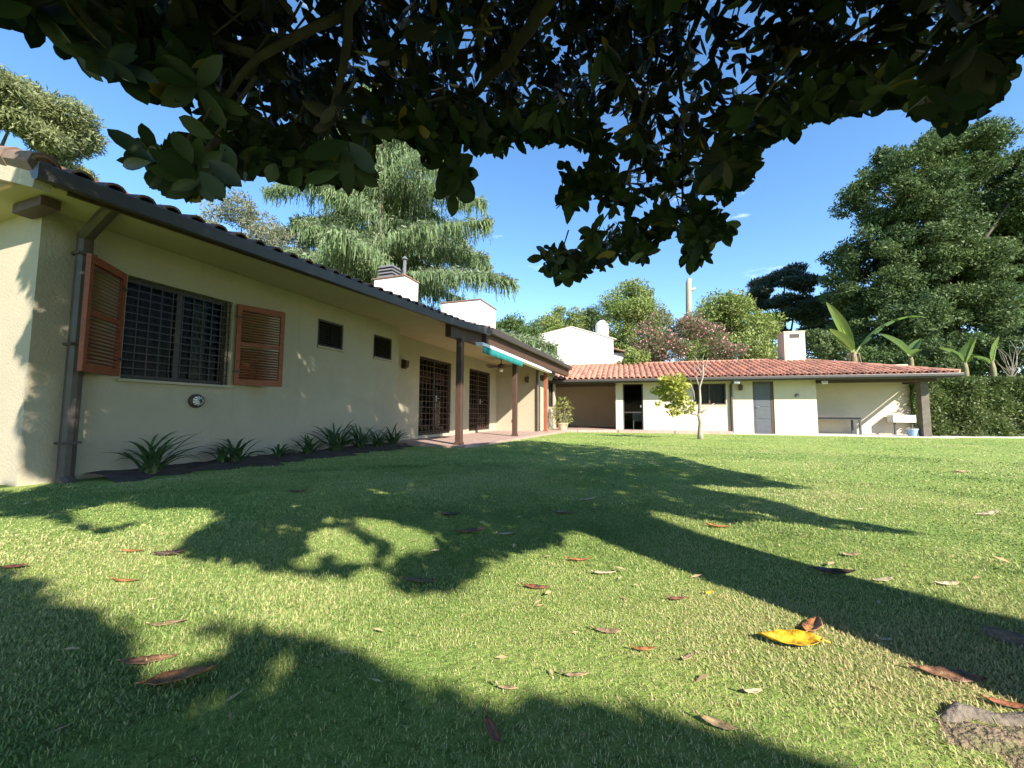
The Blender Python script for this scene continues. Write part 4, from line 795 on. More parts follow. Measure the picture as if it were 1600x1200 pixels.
def citrus():
    x, y, z0 = on_ground(1093, 686); t = thing('citrus_tree', 'small half bare citrus tree standing alone on the sunlit lawn', 'tree', (x, y, z0)); s = y/F
    P = lambda px, py, dy=0: Vector(at(px, py, y+dy)) - Vector((x, y, z0))
    b = MB(); b.tube([P(1095, 690), P(1094, 676), P(1095, 660), P(1092, 646)], [.10, .075, .065, .06], 9)
    for pts, r in (([P(1092, 648), P(1080, 646, .05), P(1066, 640, .1), P(1050, 630, .1), P(1040, 615, .15)], .04), ([P(1092, 648), P(1094, 625), P(1093, 605), P(1098, 590), P(1099, 570, -.1)], .045), ([P(1094, 610), P(1088, 590, .1), P(1085, 572, .2)], .022), ([P(1098, 592), P(1092, 575), P(1088, 560)], .018), ([P(1095, 645), P(1105, 638), P(1116, 630)], .025), ([P(1098, 588), P(1103, 574), P(1106, 560)], .016), ([P(1096, 646), P(1108, 646, .2), P(1113, 647, .2)], .012), ([P(1085, 625), P(1084, 612), P(1079, 600, .1)], .02), ([P(1062, 638, .1), P(1066, 620), P(1060, 605)], .02), ([P(1091, 570), P(1086, 558), P(1080, 553)], .01), ([P(1099, 575), P(1098, 560), P(1101, 552)], .01)):
        b.tube(pts, [r*(1-.65*i/(len(pts)-1)) for i in range(len(pts))], 6)
    b.build('trunk', BARKL, t, smooth=True)
    cl = []
    for px, py, r in ((1040, 605, .32), (1055, 600, .34), (1030, 615, .26), (1045, 622, .32), (1062, 612, .32), (1070, 625, .28), (1058, 635, .26), (1040, 636, .2), (1078, 636, .22), (1028, 630, .18), (1050, 642, .18), (1084, 630, .16), (1063, 645, .14), (1036, 598, .2), (1070, 602, .2)):
        p = P(px+random.uniform(-6, 6), py+random.uniform(-5, 5), random.uniform(-.35, .35)); r *= random.uniform(.6, 1.25); cl.append((*p, r, r, r*.7))
    clump_crown('crown', cl, 1250, .135, leaf_mat('leaf_citrus', (.20, .26, .035), (.40, .40, .075), (.34, .34, .06), .35, nscale=2.5), t, .5, inner=.2)
def bed_plants():
    LM = leaf_mat('strap_leaf', (.03, .075, .028), (.075, .13, .04), (.05, .10, .035), .2, .4)
    spec = ((245, 742, 1.0, 30, 'big strap leaved plant by the downpipe below the shuttered window', 1), (375, 722, .8, 20, 'sparse strap leaved plant below the right shutter', 2), (352, 726, .55, 12, 'thin dark plant just left of the one under the right shutter', 3), (440, 712, .55, 18, 'low drooping plant at the start of the dense row under the small windows', 4), (485, 706, .7, 24, 'drooping strap plant below the first small window', 5), (528, 698, 1.15, 34, 'tall dark clump of strap leaves between the two small windows', 6), (566, 695, .95, 32, 'dense strap leaved clump below the second small window', 7), (592, 692, .85, 26, 'strap leaved clump right of the one under the second small window', 8), (618, 690, .95, 28, 'arching strap leaved clump at the corner where the porch begins', 9))
    for px, py, s, n, lb, sd in spec:
        U = u_at(px, -5.08); x, y, _ = h2w(-5.08, U); z0 = float(gz(x, y))+.03; t = thing('strap_leaf_plant', lb, 'plant', (x, y, z0), 0, 'strap leaved plants along the foot of the house wall'); g = random.Random(sd); b = MB()
        for i in range(n):
            az = g.uniform(0, 6.28); L_ = s*g.uniform(.38, .62); el = g.uniform(.65, 1.45); w_ = g.uniform(.014, .024); p = Vector((g.uniform(-.06, .06)*s, g.uniform(-.06, .06)*s, 0)); vs = []; k = 7; bend = g.uniform(.9, 2.2)
            sd_ = Vector((-math.sin(az), math.cos(az), 0)); e = el
            for j in range(k+1):
                f = j/k; ww = w_*(1-.15*f if f < .7 else max(.06, (1-f)/.3*.9)); up = Vector((-math.cos(az)*math.sin(e), -math.sin(az)*math.sin(e), math.cos(e)))
                vs += [p-sd_*ww+up*ww*.5, p, p+sd_*ww+up*ww*.5]; p = p+Vector((math.cos(az)*math.cos(e), math.sin(az)*math.cos(e), math.sin(e)))*L_/k; e -= bend/k*(.3+1.2*f)
            b.add(vs, [(j*3+q, j*3+q+1, j*3+q+4, j*3+q+3) for j in range(k) for q in (0, 1)], 0, g.random())
        b.build('leaf_rosette', LM, t, smooth=True); c = MB(); c.lathe([(.07*s, -.05), (.06*s, .05), (.03*s, .1)], n=9); c.build('base', mat('plant_base', (.12, .12, .05), .8), t)
background_trees()
c_ = at(585, 640, 23.); deodar('large drooping cedar with hanging curtains of needles behind the chimneys', c_[0], 23., 20., 11.4, 41, 1.5)
c_ = at(215, 640, 26.); deodar('distant drooping cedar whose tip shows above the left part of the roof', c_[0], 26., 15.2, 4.5, 42, .6)
bananas(); hedge(); citrus(); bed_plants()

# ================================================================ THE MAGNOLIA OVERHEAD
# lower outline of its crown, and the shape of the shade it throws on the lawn (both as pixel outlines of the 1600x1200 photo,
# used to prune a crown that is built in space: a leaf is kept where it fits both)
CROWN_OUT = [(-400,-900),(-400,60),(0,42),(36,22),(30,45),(48,76),(60,55),(52,18),(75,30),(82,60),(95,93),(122,85),(128,110),(150,128),(172,125),(185,115),(205,130),(213,145),(235,158),(245,150),(270,172),(288,155),(290,138),(305,160),(308,172),(280,176),(290,190),(318,212),(300,212),(268,203),(258,222),(248,230),(222,193),(212,200),(214,222),(165,194),(172,215),(183,230),(184,258),(205,263),(228,262),(238,272),(228,292),(247,299),(262,285),(256,305),(285,316),(310,320),(325,305),(341,318),(354,308),(345,290),(380,295),(366,272),(396,282),(408,262),(420,284),(440,277),(455,292),(475,296),(487,274),(500,292),(520,294),(541,306),(552,290),(566,302),(576,287),(593,291),(590,262),(577,240),(600,227),(638,222),(652,255),(664,258),(676,258),(682,300),(700,313),(707,338),(717,317),(741,316),(735,300),(748,275),(738,247),(721,241),(718,227),(740,231),(752,250),(766,237),(781,251),(800,232),(811,237),(818,250),(822,227),(835,240),(850,222),(870,233),(881,227),(905,234),(916,244),(903,258),(880,248),(872,272),(884,284),(868,300),(868,322),(879,331),(891,341),(900,322),(918,332),(914,304),(926,326),(946,317),(952,330),(930,338),(912,352),(905,372),(893,352),(886,342),(880,362),(868,371),(858,378),(848,384),(846,398),(822,404),(838,417),(850,431),(864,431),(869,447),(890,449),(905,441),(925,427),(940,427),(960,417),(978,417),(986,392),(992,412),(1006,417),(1031,387),(1046,362),(1062,387),(1064,415),(1078,430),(1092,417),(1111,412),(1113,387),(1126,367),(1141,387),(1156,372),(1159,352),(1140,338),(1122,323),(1100,306),(1088,300),(1100,296),(1112,302),(1130,321),(1146,316),(1151,301),(1176,291),(1181,271),(1196,247),(1186,236),(1200,231),(1221,216),(1241,226),(1246,206),(1266,201),(1276,186),(1300,196),(1321,181),(1361,181),(1380,161),(1391,181),(1431,191),(1456,186),(1471,214),(1490,214),(1511,196),(1536,181),(1531,166),(1556,171),(1571,151),(1561,136),(1591,121),(1576,96),(1600,86),(2100,40),(2100,-900)]
SKY_GAPS = [[(575,85),(600,92),(598,110),(578,104)],[(655,130),(690,125),(684,145),(660,146)],[(720,45),(742,42),(736,62),(722,60)],[(1150,62),(1188,64),(1176,80),(1135,82)],[(1110,100),(1140,98),(1155,130),(1125,126)],[(1235,105),(1262,104),(1258,126),(1240,120)],[(1312,90),(1334,95),(1330,124),(1314,118)],[(1450,38),(1470,35),(1462,62),(1446,64)],[(1500,40),(1552,30),(1545,80),(1505,82)],[(1160,150),(1195,142),(1190,165),(1150,168)],[(960,330),(1010,312),(1030,330),(1000,350),(968,345)],[(1040,250),(1058,262),(1050,285),(1036,270)],[(1085,252),(1100,260),(1094,282),(1080,275)],[(955,185),(975,180),(970,200)],[(1035,130),(1050,128),(1045,160),(1034,152)]]
SHADE = [(-900,905),(-900,768),(0,768),(30,768),(105,748),(640,690),(700,700),(800,690),(880,684),(995,699),(1070,716),(1105,726),(1145,735),(1190,743),(1225,755),(1300,767),(1225,764),(1150,763),(1080,758),(1120,768),(1180,775),(1240,790),(1300,810),(1375,820),(1487,840),(1400,838),(1300,828),(1225,816),(1150,822),(1110,816),(1070,810),(1000,799),(1100,835),(1180,860),(1280,890),(1400,921),(1600,970),(1900,1040),(1900,1190),(1600,1085),(1300,975),(1000,872),(965,860),(945,842),(920,834),(897,836),(885,850),(860,862),(810,872),(790,882),(762,892),(745,912),(716,932),(705,952),(690,927),(660,932),(640,947),(622,925),(600,902),(590,887),(552,902),(540,917),(510,907),(490,917),(460,897),(430,907),(400,892),(320,882),(290,876),(258,862),(310,825),(330,808),(322,795),(230,798),(190,785),(110,800),(130,822),(170,826),(215,810),(190,835),(120,830),(60,812),(0,812),(-200,806),(-900,850)]
LIGHT_HOLES = [[(478,838),(520,830),(540,838),(535,858),(500,862),(480,855)],[(560,812),(610,815),(640,830),(680,842),(665,868),(620,866),(600,845),(565,830)],[(520,842),(545,836),(590,862),(590,882),(552,882)],[(460,880),(490,872),(495,886),(470,890)]]
NEAR_SHADE = [(-900,885),(0,885),(60,908),(140,942),(200,965),(245,1000),(300,985),(340,975),(385,968),(430,985),(470,1000),(520,1005),(560,1010),(600,1046),(650,1042),(700,1082),(780,1092),(820,1082),(900,1092),(1000,1102),(1060,1122),(1150,1132),(1250,1166),(1350,1192),(1450,1215),(2200,1400),(2200,2600),(-900,2600)]
NEAR_HOLES = [[(280,1130),(330,1090),(380,1075),(370,1105),(300,1140)],[(400,1080),(450,1035),(475,1025),(465,1060),(410,1090)],[(480,1110),(500,1090),(505,1130),(485,1135)],[(580,1090),(610,1065),(625,1080),(605,1120),(585,1125)],[(190,1015),(250,1000),(330,1000),(360,1020),(300,1050),(220,1060)]]
TRUNK = (1.93, .34)
sunv = np.array(SUN_DIR); SX, SY = sunv[0]/sunv[2], sunv[1]/sunv[2]
HN = np.array([math.cos(HA), -math.sin(HA), 0.])          # normal of the house front
def edge_dist(px, py):
    """distance to the crown's outline in pixels, negative outside"""
    poly = np.array([p for p in CROWN_OUT if -450 < p[0] < 2150]); a, b_ = poly[:-1], poly[1:]; out = np.full(len(px), 1e9)
    for (ax_, ay_), (bx_, by_) in zip(a, b_):
        dx, dy = bx_-ax_, by_-ay_; u = np.clip(((px-ax_)*dx+(py-ay_)*dy)/(dx*dx+dy*dy+1e-9), 0, 1); out = np.minimum(out, np.hypot(px-ax_-u*dx, py-ay_-u*dy))
    ins = in_poly(px, py, CROWN_OUT)
    return np.where(ins, out, -out)
def keep_points(P, soft=0):
    """True where a point neither covers open sky/house in the view nor shades lawn that is sunlit in the photo"""
    px, py = project(P[:, 0], P[:, 1], P[:, 2]); front = ~np.isnan(px) & (P[:, 1] > .1)
    ok = np.ones(len(P), bool)
    vis = front & (px > -30) & (px < 1630) & (py > -40) & (py < 1240)
    if soft == 0: inside = in_poly(px, py, CROWN_OUT)
    else:
        inside = np.ones(len(P), bool); iv = np.where(vis)[0]; inside[iv] = edge_dist(px[iv], py[iv]) > -soft if soft > 0 else edge_dist(px[iv], py[iv]) > -soft*np.minimum(1, 1.9/np.maximum(P[iv, 1], .3))
    if soft <= 0:
        for g in SKY_GAPS: inside &= ~in_poly(px, py, g)
    ok &= ~vis | inside
    ok &= ~(front & (np.abs(px-800) < 900) & (np.abs(py-600) < 640) & (np.linalg.norm(P - np.array([0, 0, EYE]), axis=1) < 1.9))
    # where its shadow lands
    k = P[:, 2] - gz(P[:, 0], P[:, 1]); gx_, gy_ = P[:, 0]-SX*k, P[:, 1]-SY*k
    V0, U0 = w2h(P[:, 0], P[:, 1]); V1, U1 = w2h(gx_, gy_); wall = (V1 < HV) & (V0 > HV)
    f = np.where(wall, (V0-HV)/np.maximum(V0-V1, 1e-6), 1); Uh = U0+(U1-U0)*f; Zh = P[:, 2]*(1-f)
    qx, qy = project(gx_, gy_, gz(gx_, gy_)); vg = ~np.isnan(qx) & (gy_ > .3) & (qx > -60) & (qx < 1660) & (qy < 1260)
    sh = in_poly(qx, qy, SHADE) | in_poly(qx, qy, NEAR_SHADE)
    for g in LIGHT_HOLES + NEAR_HOLES: sh &= ~in_poly(qx, qy, g)
    grass = vg & ~wall
    ok &= ~grass | sh | (np.isnan(qx))
    # keep the far end of the house, the porch end wall and the gable in the sun
    ok &= ~(wall & (Uh > 10.2) & (Zh < 3))
    tg, ng = w2b(gx_, gy_); ok &= ~((ng > -.8) & (P[:, 2] < 12))
    gab = (U1 > 1.9) & (U0 < 1.9); fg = (1.9-U0)/np.where(np.abs(U1-U0) < 1e-6, 1e-6, U1-U0); Vg = V0+(V1-V0)*fg; Zg = P[:, 2]*(1-fg); qgx, _ = project(*[a for a in h2w(Vg, np.full_like(Vg, 1.9), Zg)])
    ok &= ~(gab & (Vg < HV) & (Zg > 0) & (Zg < 2.6) & (np.nan_to_num(qgx, nan=-999) < 34 + 14*np.sin(Zg*9)))
    return ok
def thin(P):
    px, py = project(P[:, 0], P[:, 1], P[:, 2]); pr = np.ones(len(P)); vis = ~np.isnan(px) & (px > -30) & (px < 1630) & (py > -40) & (py < 700) & (P[:, 1] > .1); iv = np.where(vis)[0]
    pr[iv] *= np.clip(edge_dist(px[iv], py[iv])/110, .20, .42)
    k = P[:, 2] - gz(P[:, 0], P[:, 1]); gx_, gy_ = P[:, 0]-SX*k, P[:, 1]-SY*k; qx, qy = project(gx_, gy_, gz(gx_, gy_)); ns = in_poly(qx, qy, NEAR_SHADE)
    e = np.array(NEAR_SHADE[1:-2], float); ey = np.interp(np.nan_to_num(qx), e[:, 0], e[:, 1]); pr = np.where(ns, pr*np.clip((qy-ey)/75, .22, 1), pr)
    pr = np.where(vis & in_poly(px, py, [(150, 185), (300, 174), (335, 205), (345, 335), (150, 335)]), 0, pr)
    return RNG.random(len(P)) < pr
def in_crown(P):
    d = (P - np.array([1.3, .3, 4.6])) / np.array([5.2, 5.0, 4.2]); dn = (d**2).sum(1)  # unseen crown top raised to keep sky light off the house wall
    low = P[:, 2] > 1.35 + .0*P[:, 0]
    return (dn < 1) & low
def magnolia():
    t = thing('magnolia_tree', 'dark glossy leaved magnolia whose crown hangs over the lawn from the right', 'tree', (*TRUNK, 0.0)); O3 = np.array([*TRUNK, 0.0])
    cand = []
    # (a) boughs in view: along the sight lines, from the near leaves to the far side of the crown
    n = 90000; px = RNG.uniform(-60, 1660, n); py = RNG.uniform(-60, 455, n); m = in_poly(px, py, CROWN_OUT)
    # thin the deep upper part: enough layers already
    px, py = px[m], py[m]; n = len(px); near = np.interp(px, [0, 250, 420, 650, 760, 1000, 1300, 1600], [2.1, 2.0, 2.1, 2.4, 2.7, 2.8, 2.7, 2.4]); d = near + RNG.gamma(1.3, .55, n)
    x, y = px-800, py-600; x, y = cr*x+sr*y, -sr*x+cr*y; r = np.stack([x/F, cp+y/F*sp, sp-y/F*cp], 1); P = r*(d/np.linalg.norm(r, axis=1)*1.0)[:, None]*1.18 + np.array([0, 0, EYE])
    P = P[in_crown(P)]; P = P[keep_points(P, -20)]; cand.append(P[RNG.permutation(len(P))[:1700]])
    # (b) foliage that throws the shade seen on the lawn: along sun lines from the shaded ground
    def up_from(gx_, gy_, z0, zlo, zhi, cnt):
        z = RNG.uniform(zlo, zhi, len(gx_)); Q = np.stack([gx_+SX*(z-z0), gy_+SY*(z-z0), z], 1); Q = Q[in_crown(Q)]; Q = Q[keep_points(Q, -24)]; return Q[RNG.permutation(len(Q))[:cnt]]
    n = 160000; gx_ = RNG.uniform(-5.5, 4.2, n); gy_ = RNG.uniform(.4, 12.5, n); qx, qy = project(gx_, gy_, gz(gx_, gy_)); m = in_poly(qx, qy, SHADE)
    for h in LIGHT_HOLES: m &= ~in_poly(qx, qy, h)
    cand.append(up_from(gx_[m], gy_[m], 0, 1.5, 7.0, 9000))
    m = in_poly(qx, qy, NEAR_SHADE)
    n = 60000; gx_ = RNG.uniform(-4.5, 2.6, n); gy_ = RNG.uniform(-1.5, 1.9, n); qx, qy = project(gx_, gy_, gz(gx_, gy_)); m = (in_poly(qx, qy, NEAR_SHADE) | (gy_ < .45)) & ~((gx_ > .7) & (gy_ > .62))
    cand.append(up_from(gx_[m], gy_[m], 0, 2.0, 6.5, 3200))
    # (c) foliage shading the house front
    n = 260000; U = RNG.uniform(1.7, 9.9, n); z0 = RNG.uniform(-.1, 2.4, n); wx, wy, _ = h2w(np.full(n, HV), U); cand.append(up_from(wx, wy, z0, 2.0, 8.6, 5600))
    # (d) sprays along the lower rim of the crown
    rim = []; E_ = [p for p in CROWN_OUT if -30 <= p[0] <= 1630 and p[1] > -5]
    for (xa, ya), (xb, yb) in zip(E_[:-1], E_[1:]):
        k = max(1, int(math.hypot(xb-xa, yb-ya)/7))
        for i in range(k):
            for _ in range(2): f = (i+random.random())/k; rim.append((xa+(xb-xa)*f+random.gauss(0, 20), ya+(yb-ya)*f-abs(random.gauss(12, 20))))
    rim = np.array(rim); rim = rim[in_poly(rim[:, 0], rim[:, 1], CROWN_OUT)]; rd = np.interp(rim[:, 0], [0, 250, 420, 650, 760, 1000, 1300, 1600], [2.1, 2.05, 2.1, 2.4, 2.7, 2.9, 2.8, 2.5]) + RNG.normal(.2, .22, len(rim))
    RM = np.array([ray(*q)/np.linalg.norm(ray(*q)) for q in rim])*rd[:, None] + np.array([0, 0, EYE]); RM = RM[keep_points(RM, -16)]; n_rim = len(RM)
    # (e) unseen upper foliage added to keep the sun off the boughs in view
    Vs_ = np.concatenate([cand[0], RM]); Vs_ = np.repeat(Vs_, 8, 0); cand.append(up_from(Vs_[:, 0], Vs_[:, 1], Vs_[:, 2], Vs_[:, 2]+.4, Vs_[:, 2]+4.5, 3200))
    C = np.concatenate(cand + [RM]); n = len(C)
    C = np.concatenate([C[:n-n_rim][thin(C[:n-n_rim])], RM]); n = len(C)
    # whorls of leaves at each twig tip
    ax = unit(unit(C - np.array([1.6, .3, 3.0]))*.7 + rand_unit(n)*.6 + np.array([0, 0, -.1])); k = 8
    vw = unit(np.array([0, 0, EYE]) - RM); ax[n-n_rim:] = unit(vw*.8 + rand_unit(n_rim)*.55)
    B_ = np.repeat(C, k, 0); A = np.repeat(ax, k, 0); q = unit(np.cross(A, rand_unit(len(B_)))); sp_ = RNG.uniform(.75, 1.5, len(B_))[:, None]
    D = unit(A*np.cos(sp_) + q*np.sin(sp_) + np.array([0, 0, -.12])); Ln = RNG.uniform(.085, .15, len(B_)); B_ = B_ + A*RNG.uniform(-.05, .03, len(B_))[:, None]
    Nn = unit(np.cross(np.cross(D, A), D) + .25*rand_unit(len(B_))); S = unit(np.cross(D, Nn)); Nn = np.cross(S, D); W2 = Ln*RNG.uniform(.17, .23, len(B_))
    tip = B_ + D*Ln[:, None]; mid = B_ + D*Ln[:, None]*.55
    ok = keep_points(tip, 4) & keep_points(mid, 1)
    B_, D, S, Nn, Ln, W2 = [a[ok] for a in (B_, D, S, Nn, Ln, W2)]; n = len(B_)
    # single leaves of the near sprays: base and tip as seen, at their own distance and size
    HL = [(236,252,164,196,25,1.36),(240,240,221,194,20,1.38),(236,253,185,259,18,1.35),(305,250,243,255,38,1.4),(300,255,271,203,25,1.37),(306,258,312,215,17,1.36),(243,262,235,299,23,1.39),(300,275,252,305,34,1.41),(303,272,312,318,18,1.38),(312,268,352,310,28,1.36),(310,275,334,317,22,1.4),(325,250,379,293,30,1.37),(340,235,394,282,31,1.42),(335,216,278,183,26,1.4),(315,262,346,238,20,1.38),(345,225,372,268,26,1.41),(40,12,0,42,24,1.75),(58,20,47,76,25,1.75),(82,28,60,0,22,1.8),(90,35,82,62,20,1.8),(98,50,96,93,22,1.8),(545,222,475,246,27,1.45),(545,222,588,273,28,1.46),(541,226,543,306,23,1.47),(530,268,474,284,18,1.5),(552,266,592,291,20,1.5),(520,250,490,292,22,1.5),(470,262,455,292,22,1.5),(430,255,420,284,20,1.5),(395,245,397,282,22,1.5),(708,262,740,243,20,2.2),(712,268,749,275,24,2.2),(710,298,743,313,21,2.2),(708,300,707,338,19,2.2),(700,302,676,306,15,2.2),(700,240,722,228,16,2.2),(700,260,684,298,18,2.2),
          (850,402,822,405,14,2.8),(855,395,840,386,9,2.8),(858,390,850,382,8,2.8),(866,420,850,430,18,2.8),(872,425,870,446,18,2.8),(885,425,890,449,18,2.8),(897,420,906,441,18,2.8),(1128,350,1159,352,15,2.7),(1128,352,1156,371,15,2.7),(1126,352,1141,386,16,2.7),(1120,345,1140,335,14,2.7),(1080,398,1078,430,15,2.7),(1072,395,1064,416,13,2.7),(1090,395,1093,417,14,2.7),(1240,70,1262,60,18,2.4),(1570,85,1600,74,20,2.2),(1565,105,1592,120,22,2.2),(1560,120,1570,150,20,2.2),(1500,178,1496,214,22,2.4),(1480,180,1472,215,22,2.4),(1440,165,1432,191,20,2.5),(1240,190,1242,226,20,2.6),(1205,200,1200,232,18,2.6),(880,265,872,250,14,2.6),(880,300,870,322,16,2.6),(890,305,892,341,15,2.6),(905,300,918,331,16,2.6),(890,270,884,250,12,2.6)]
    hl = []
    for bx_, by_, tx_, ty_, w_, d_ in HL:
        r0 = ray(bx_, by_); r1 = ray(tx_, ty_); d0 = d_*RNG.uniform(.98, 1.03); a = r0*d0; c = r1*(d0*RNG.uniform(.95, 1.05)); Lh = np.linalg.norm(c-a); hl.append((a+np.array([0, 0, EYE]), (c-a)/Lh, -unit(r0)+rand_unit(1)[0]*.3, Lh, w_*d0/F*.5))
    hB, hD, hN, hL, hW = [np.array([h[i] for h in hl]) for i in range(5)]; hS = unit(np.cross(hD, hN)); hN = np.cross(hS, hD)
    B_, D, S, Nn = [np.concatenate(q) for q in ((B_, hB), (D, hD), (S, hS), (Nn, hN))]; Ln = np.concatenate([Ln, hL]); W2 = np.concatenate([W2, hW]); n = len(B_)
    rows = []; curl = RNG.uniform(-.10, .16, n)[:, None]; L1 = Ln[:, None]; W1 = W2[:, None]; fold = RNG.uniform(.05, .35, n)[:, None]
    for f, w_ in ((0, .06), (.16, .52), (.38, .92), (.62, 1.0), (.84, .66), (1.0, .04)):
        c = B_ + D*L1*f - Nn*L1*curl*f*f; rows += [c - S*W1*w_ + Nn*W1*w_*fold, c, c + S*W1*w_ + Nn*W1*w_*fold]
    Vt = np.stack(rows, 1).reshape(-1, 3) - O3; base = (np.arange(n)*18)[:, None, None]; qf = np.array([[3*j+i, 3*j+i+1, 3*j+i+4, 3*j+i+3] for j in range(5) for i in (0, 1)])[None]
    m = bpy.data.materials.new('magnolia_leaf'); m.use_nodes = True; N = m.node_tree.nodes; K = m.node_tree.links.new; p = N['Principled BSDF']; p.inputs['Roughness'].default_value = .40; p.inputs['Specular IOR Level'].default_value = .28
    a = N.new('ShaderNodeAttribute'); a.attribute_name = 'v'; r1 = N.new('ShaderNodeValToRGB'); e = r1.color_ramp.elements; e.new(.5); e.new(.975); e.new(.985)
    for x_, (pos, c_) in zip(e, ((0, (.016, .030, .016)), (.5, (.024, .044, .020)), (.955, (.040, .060, .022)), (.975, (.28, .22, .05)), (1, (.25, .13, .05)))): x_.position = pos; x_.color = (*c_, 1)
    r2 = N.new('ShaderNodeValToRGB'); e = r2.color_ramp.elements; e.new(.975)
    for x_, (pos, c_) in zip(e, ((0, (.022, .025, .017)), (.96, (.042, .036, .022)), (.98, (.30, .22, .06)))): x_.position = pos; x_.color = (*c_, 1)
    K(a.outputs['Fac'], r1.inputs[0]); K(a.outputs['Fac'], r2.inputs[0]); g = N.new('ShaderNodeNewGeometry'); mx_ = N.new('ShaderNodeMixRGB'); K(g.outputs['Backfacing'], mx_.inputs[0]); K(r1.outputs[0], mx_.inputs[1]); K(r2.outputs[0], mx_.inputs[2]); K(mx_.outputs[0], p.inputs['Base Color'])
    tr = N.new('ShaderNodeBsdfTranslucent'); K(r1.outputs[0], tr.inputs[0]); ms = N.new('ShaderNodeMixShader'); ms.inputs[0].default_value = .16; K(p.outputs[0], ms.inputs[1]); K(tr.outputs[0], ms.inputs[2]); K(ms.outputs[0], N['Material Output'].inputs[0])
    vv = RNG.random(n); vv[-len(HL):] *= .9; np_mesh('crown', Vt, (base+qf).reshape(-1, 4), m, t, np.repeat(vv, 18), True); print('magnolia leaves', n, 'whorls', len(C))
    # trunk, limbs, boughs
    b = MB(); b.tube([(0, 0, -.15), (0, 0, .0), (0, 0, .12), (.01, .0, .4), (.03, .02, 1.0), (.02, .05, 1.7), (-.02, .05, 2.3), (.02, .1, 3.2), (0, .1, 4.6), (.0, .1, 6.2)], [.52, .46, .38, .31, .29, .29, .25, .19, .11, .03], 14)
    tr_o = b.build('trunk', BARKM, t, smooth=True)
    lb = MB(); W_ = lambda p: Vector(p) - Vector((*TRUNK, 0))
    V3 = lambda px, py, d: W_(at(px, py, d))
    for pts, r in (([(0, .05, 2.0), V3(950, -120, 1.75), V3(845, 20, 1.9), V3(790, 95, 2.15), V3(725, 160, 2.4), V3(640, 205, 2.5), V3(560, 212, 2.5)], .05),
                   ([(0, .05, 2.1), V3(700, -200, 1.5), V3(545, 20, 1.7), V3(530, 130, 1.75), V3(510, 220, 1.75)], .04),
                   ([(0, .05, 2.3), V3(1300, -140, 2.0), V3(1110, -20, 2.4), V3(1062, 90, 2.7), V3(1066, 200, 2.75), V3(1066, 320, 2.75)], .035),
                   ([V3(545, 20, 1.7), V3(400, 90, 1.55), V3(330, 170, 1.5), V3(270, 240, 1.45)], .022), ([V3(400, 90, 1.55), V3(250, 40, 1.7), V3(120, 30, 1.8), V3(40, 10, 1.8)], .02),
                   ([(0, .05, 2.3), V3(1500, -160, 2.0), V3(1380, 20, 2.4), V3(1250, 120, 2.7), V3(1120, 200, 2.9)], .03), ([V3(1380, 20, 2.4), V3(1480, 90, 2.6), V3(1560, 100, 2.6)], .02),
                   ([V3(1062, 90, 2.7), V3(1000, 200, 2.8), V3(970, 300, 2.8), V3(930, 370, 2.8)], .016), ([V3(790, 95, 2.15), V3(830, 150, 2.5), V3(900, 180, 2.8)], .016)):
        if r > .1: continue
        pts = [Vector(p) for p in pts]; fine = []
        for i in range(len(pts)-1):
            for f in (0, .33, .66): fine.append(pts[i].lerp(pts[i+1], f) + Vector((random.uniform(-1, 1), random.uniform(-1, 1), random.uniform(-1, 1)))*.012)
        fine.append(pts[-1]); lb.tube(fine, [r*(1-.8*i/(len(fine)-1)) for i in range(len(fine))], 7)
    rg = random.Random(9); hubs = []
    for i in range(16):
        a_ = i*2.4; z = 1.9+i*.25; R_ = rg.uniform(2.0, 3.6); p0 = Vector((0, .05, z)); p3 = Vector((R_*math.cos(a_), R_*math.sin(a_), z+rg.uniform(.5, 1.4)))
        W3 = [p0, p0.lerp(p3, .35)+Vector((0, 0, .25)), p0.lerp(p3, .7)+Vector((0, 0, .2)), p3]
        world = np.array([list(p + Vector((*TRUNK, 0))) for p in W3]); fine = np.concatenate([world[:-1]*(1-f)+world[1:]*f for f in (0, .25, .5, .75)])
        if not keep_points(fine).all(): continue
        lb.tube(W3, [.07, .05, .032, .012], 7)
    # twigs behind the whorls
    T0_ = C[::3]; T1_ = C[::3] - ax[::3]*.2 + np.array([0, 0, .03]); kt = keep_points(T1_) & keep_points((T0_+T1_)/2)
    for q, e_ in zip(T0_[kt], T1_[kt]): lb.tube([e_-O3, q-O3], [.006, .004], 4, cap=False)
    for path in ([(300,262),(345,200),(400,120)], [(240,252),(300,258),(345,215)], [(60,14),(110,40),(180,60)], [(541,224),(530,170)], [(706,300),(705,240),(690,180)], [(1128,350),(1080,330),(1066,300)], [(860,398),(920,385),(960,350)]):
        dd = np.interp(path[0][0], [0, 250, 420, 650, 760, 1000, 1300, 1600], [1.78, 1.4, 1.47, 2.1, 2.3, 2.75, 2.6, 2.2]); lb.tube([V3(a_, b__, dd) for a_, b__ in path], [.004, .006, .009][:len(path)], 6)
    lb.build('limb', BARKM, tr_o, smooth=True)
    # surface roots
    rb = MB()
    for pts, r in (([(-.2, .1, .05), (-.42, .36, .0), (-.66, .55, -.012), (-.90, .60, -.014), (-1.05, .56, -.03)], .038), ([(-.25, .0, .05), (-.55, .3, -.0), (-.78, .43, -.012), (-.95, .47, -.02), (-1.08, .47, -.05)], .034), ([(-.2, .1, .02), (-.5, .5, -.005), (-.62, .66, -.02), (-.8, .85, -.05)], .03), ([(-.1, .25, .05), (-.2, .6, .02), (-.45, .95, -.02)], .07), ([(.2, .2, .05), (.5, .6, .0), (.9, .9, -.05)], .08), ([(.2, -.2, .05), (.6, -.6, -.03)], .08), ([(-.2, -.2, .05), (-.6, -.6, -.03)], .08)):
        pts = [Vector(p) for p in pts]; fine = []
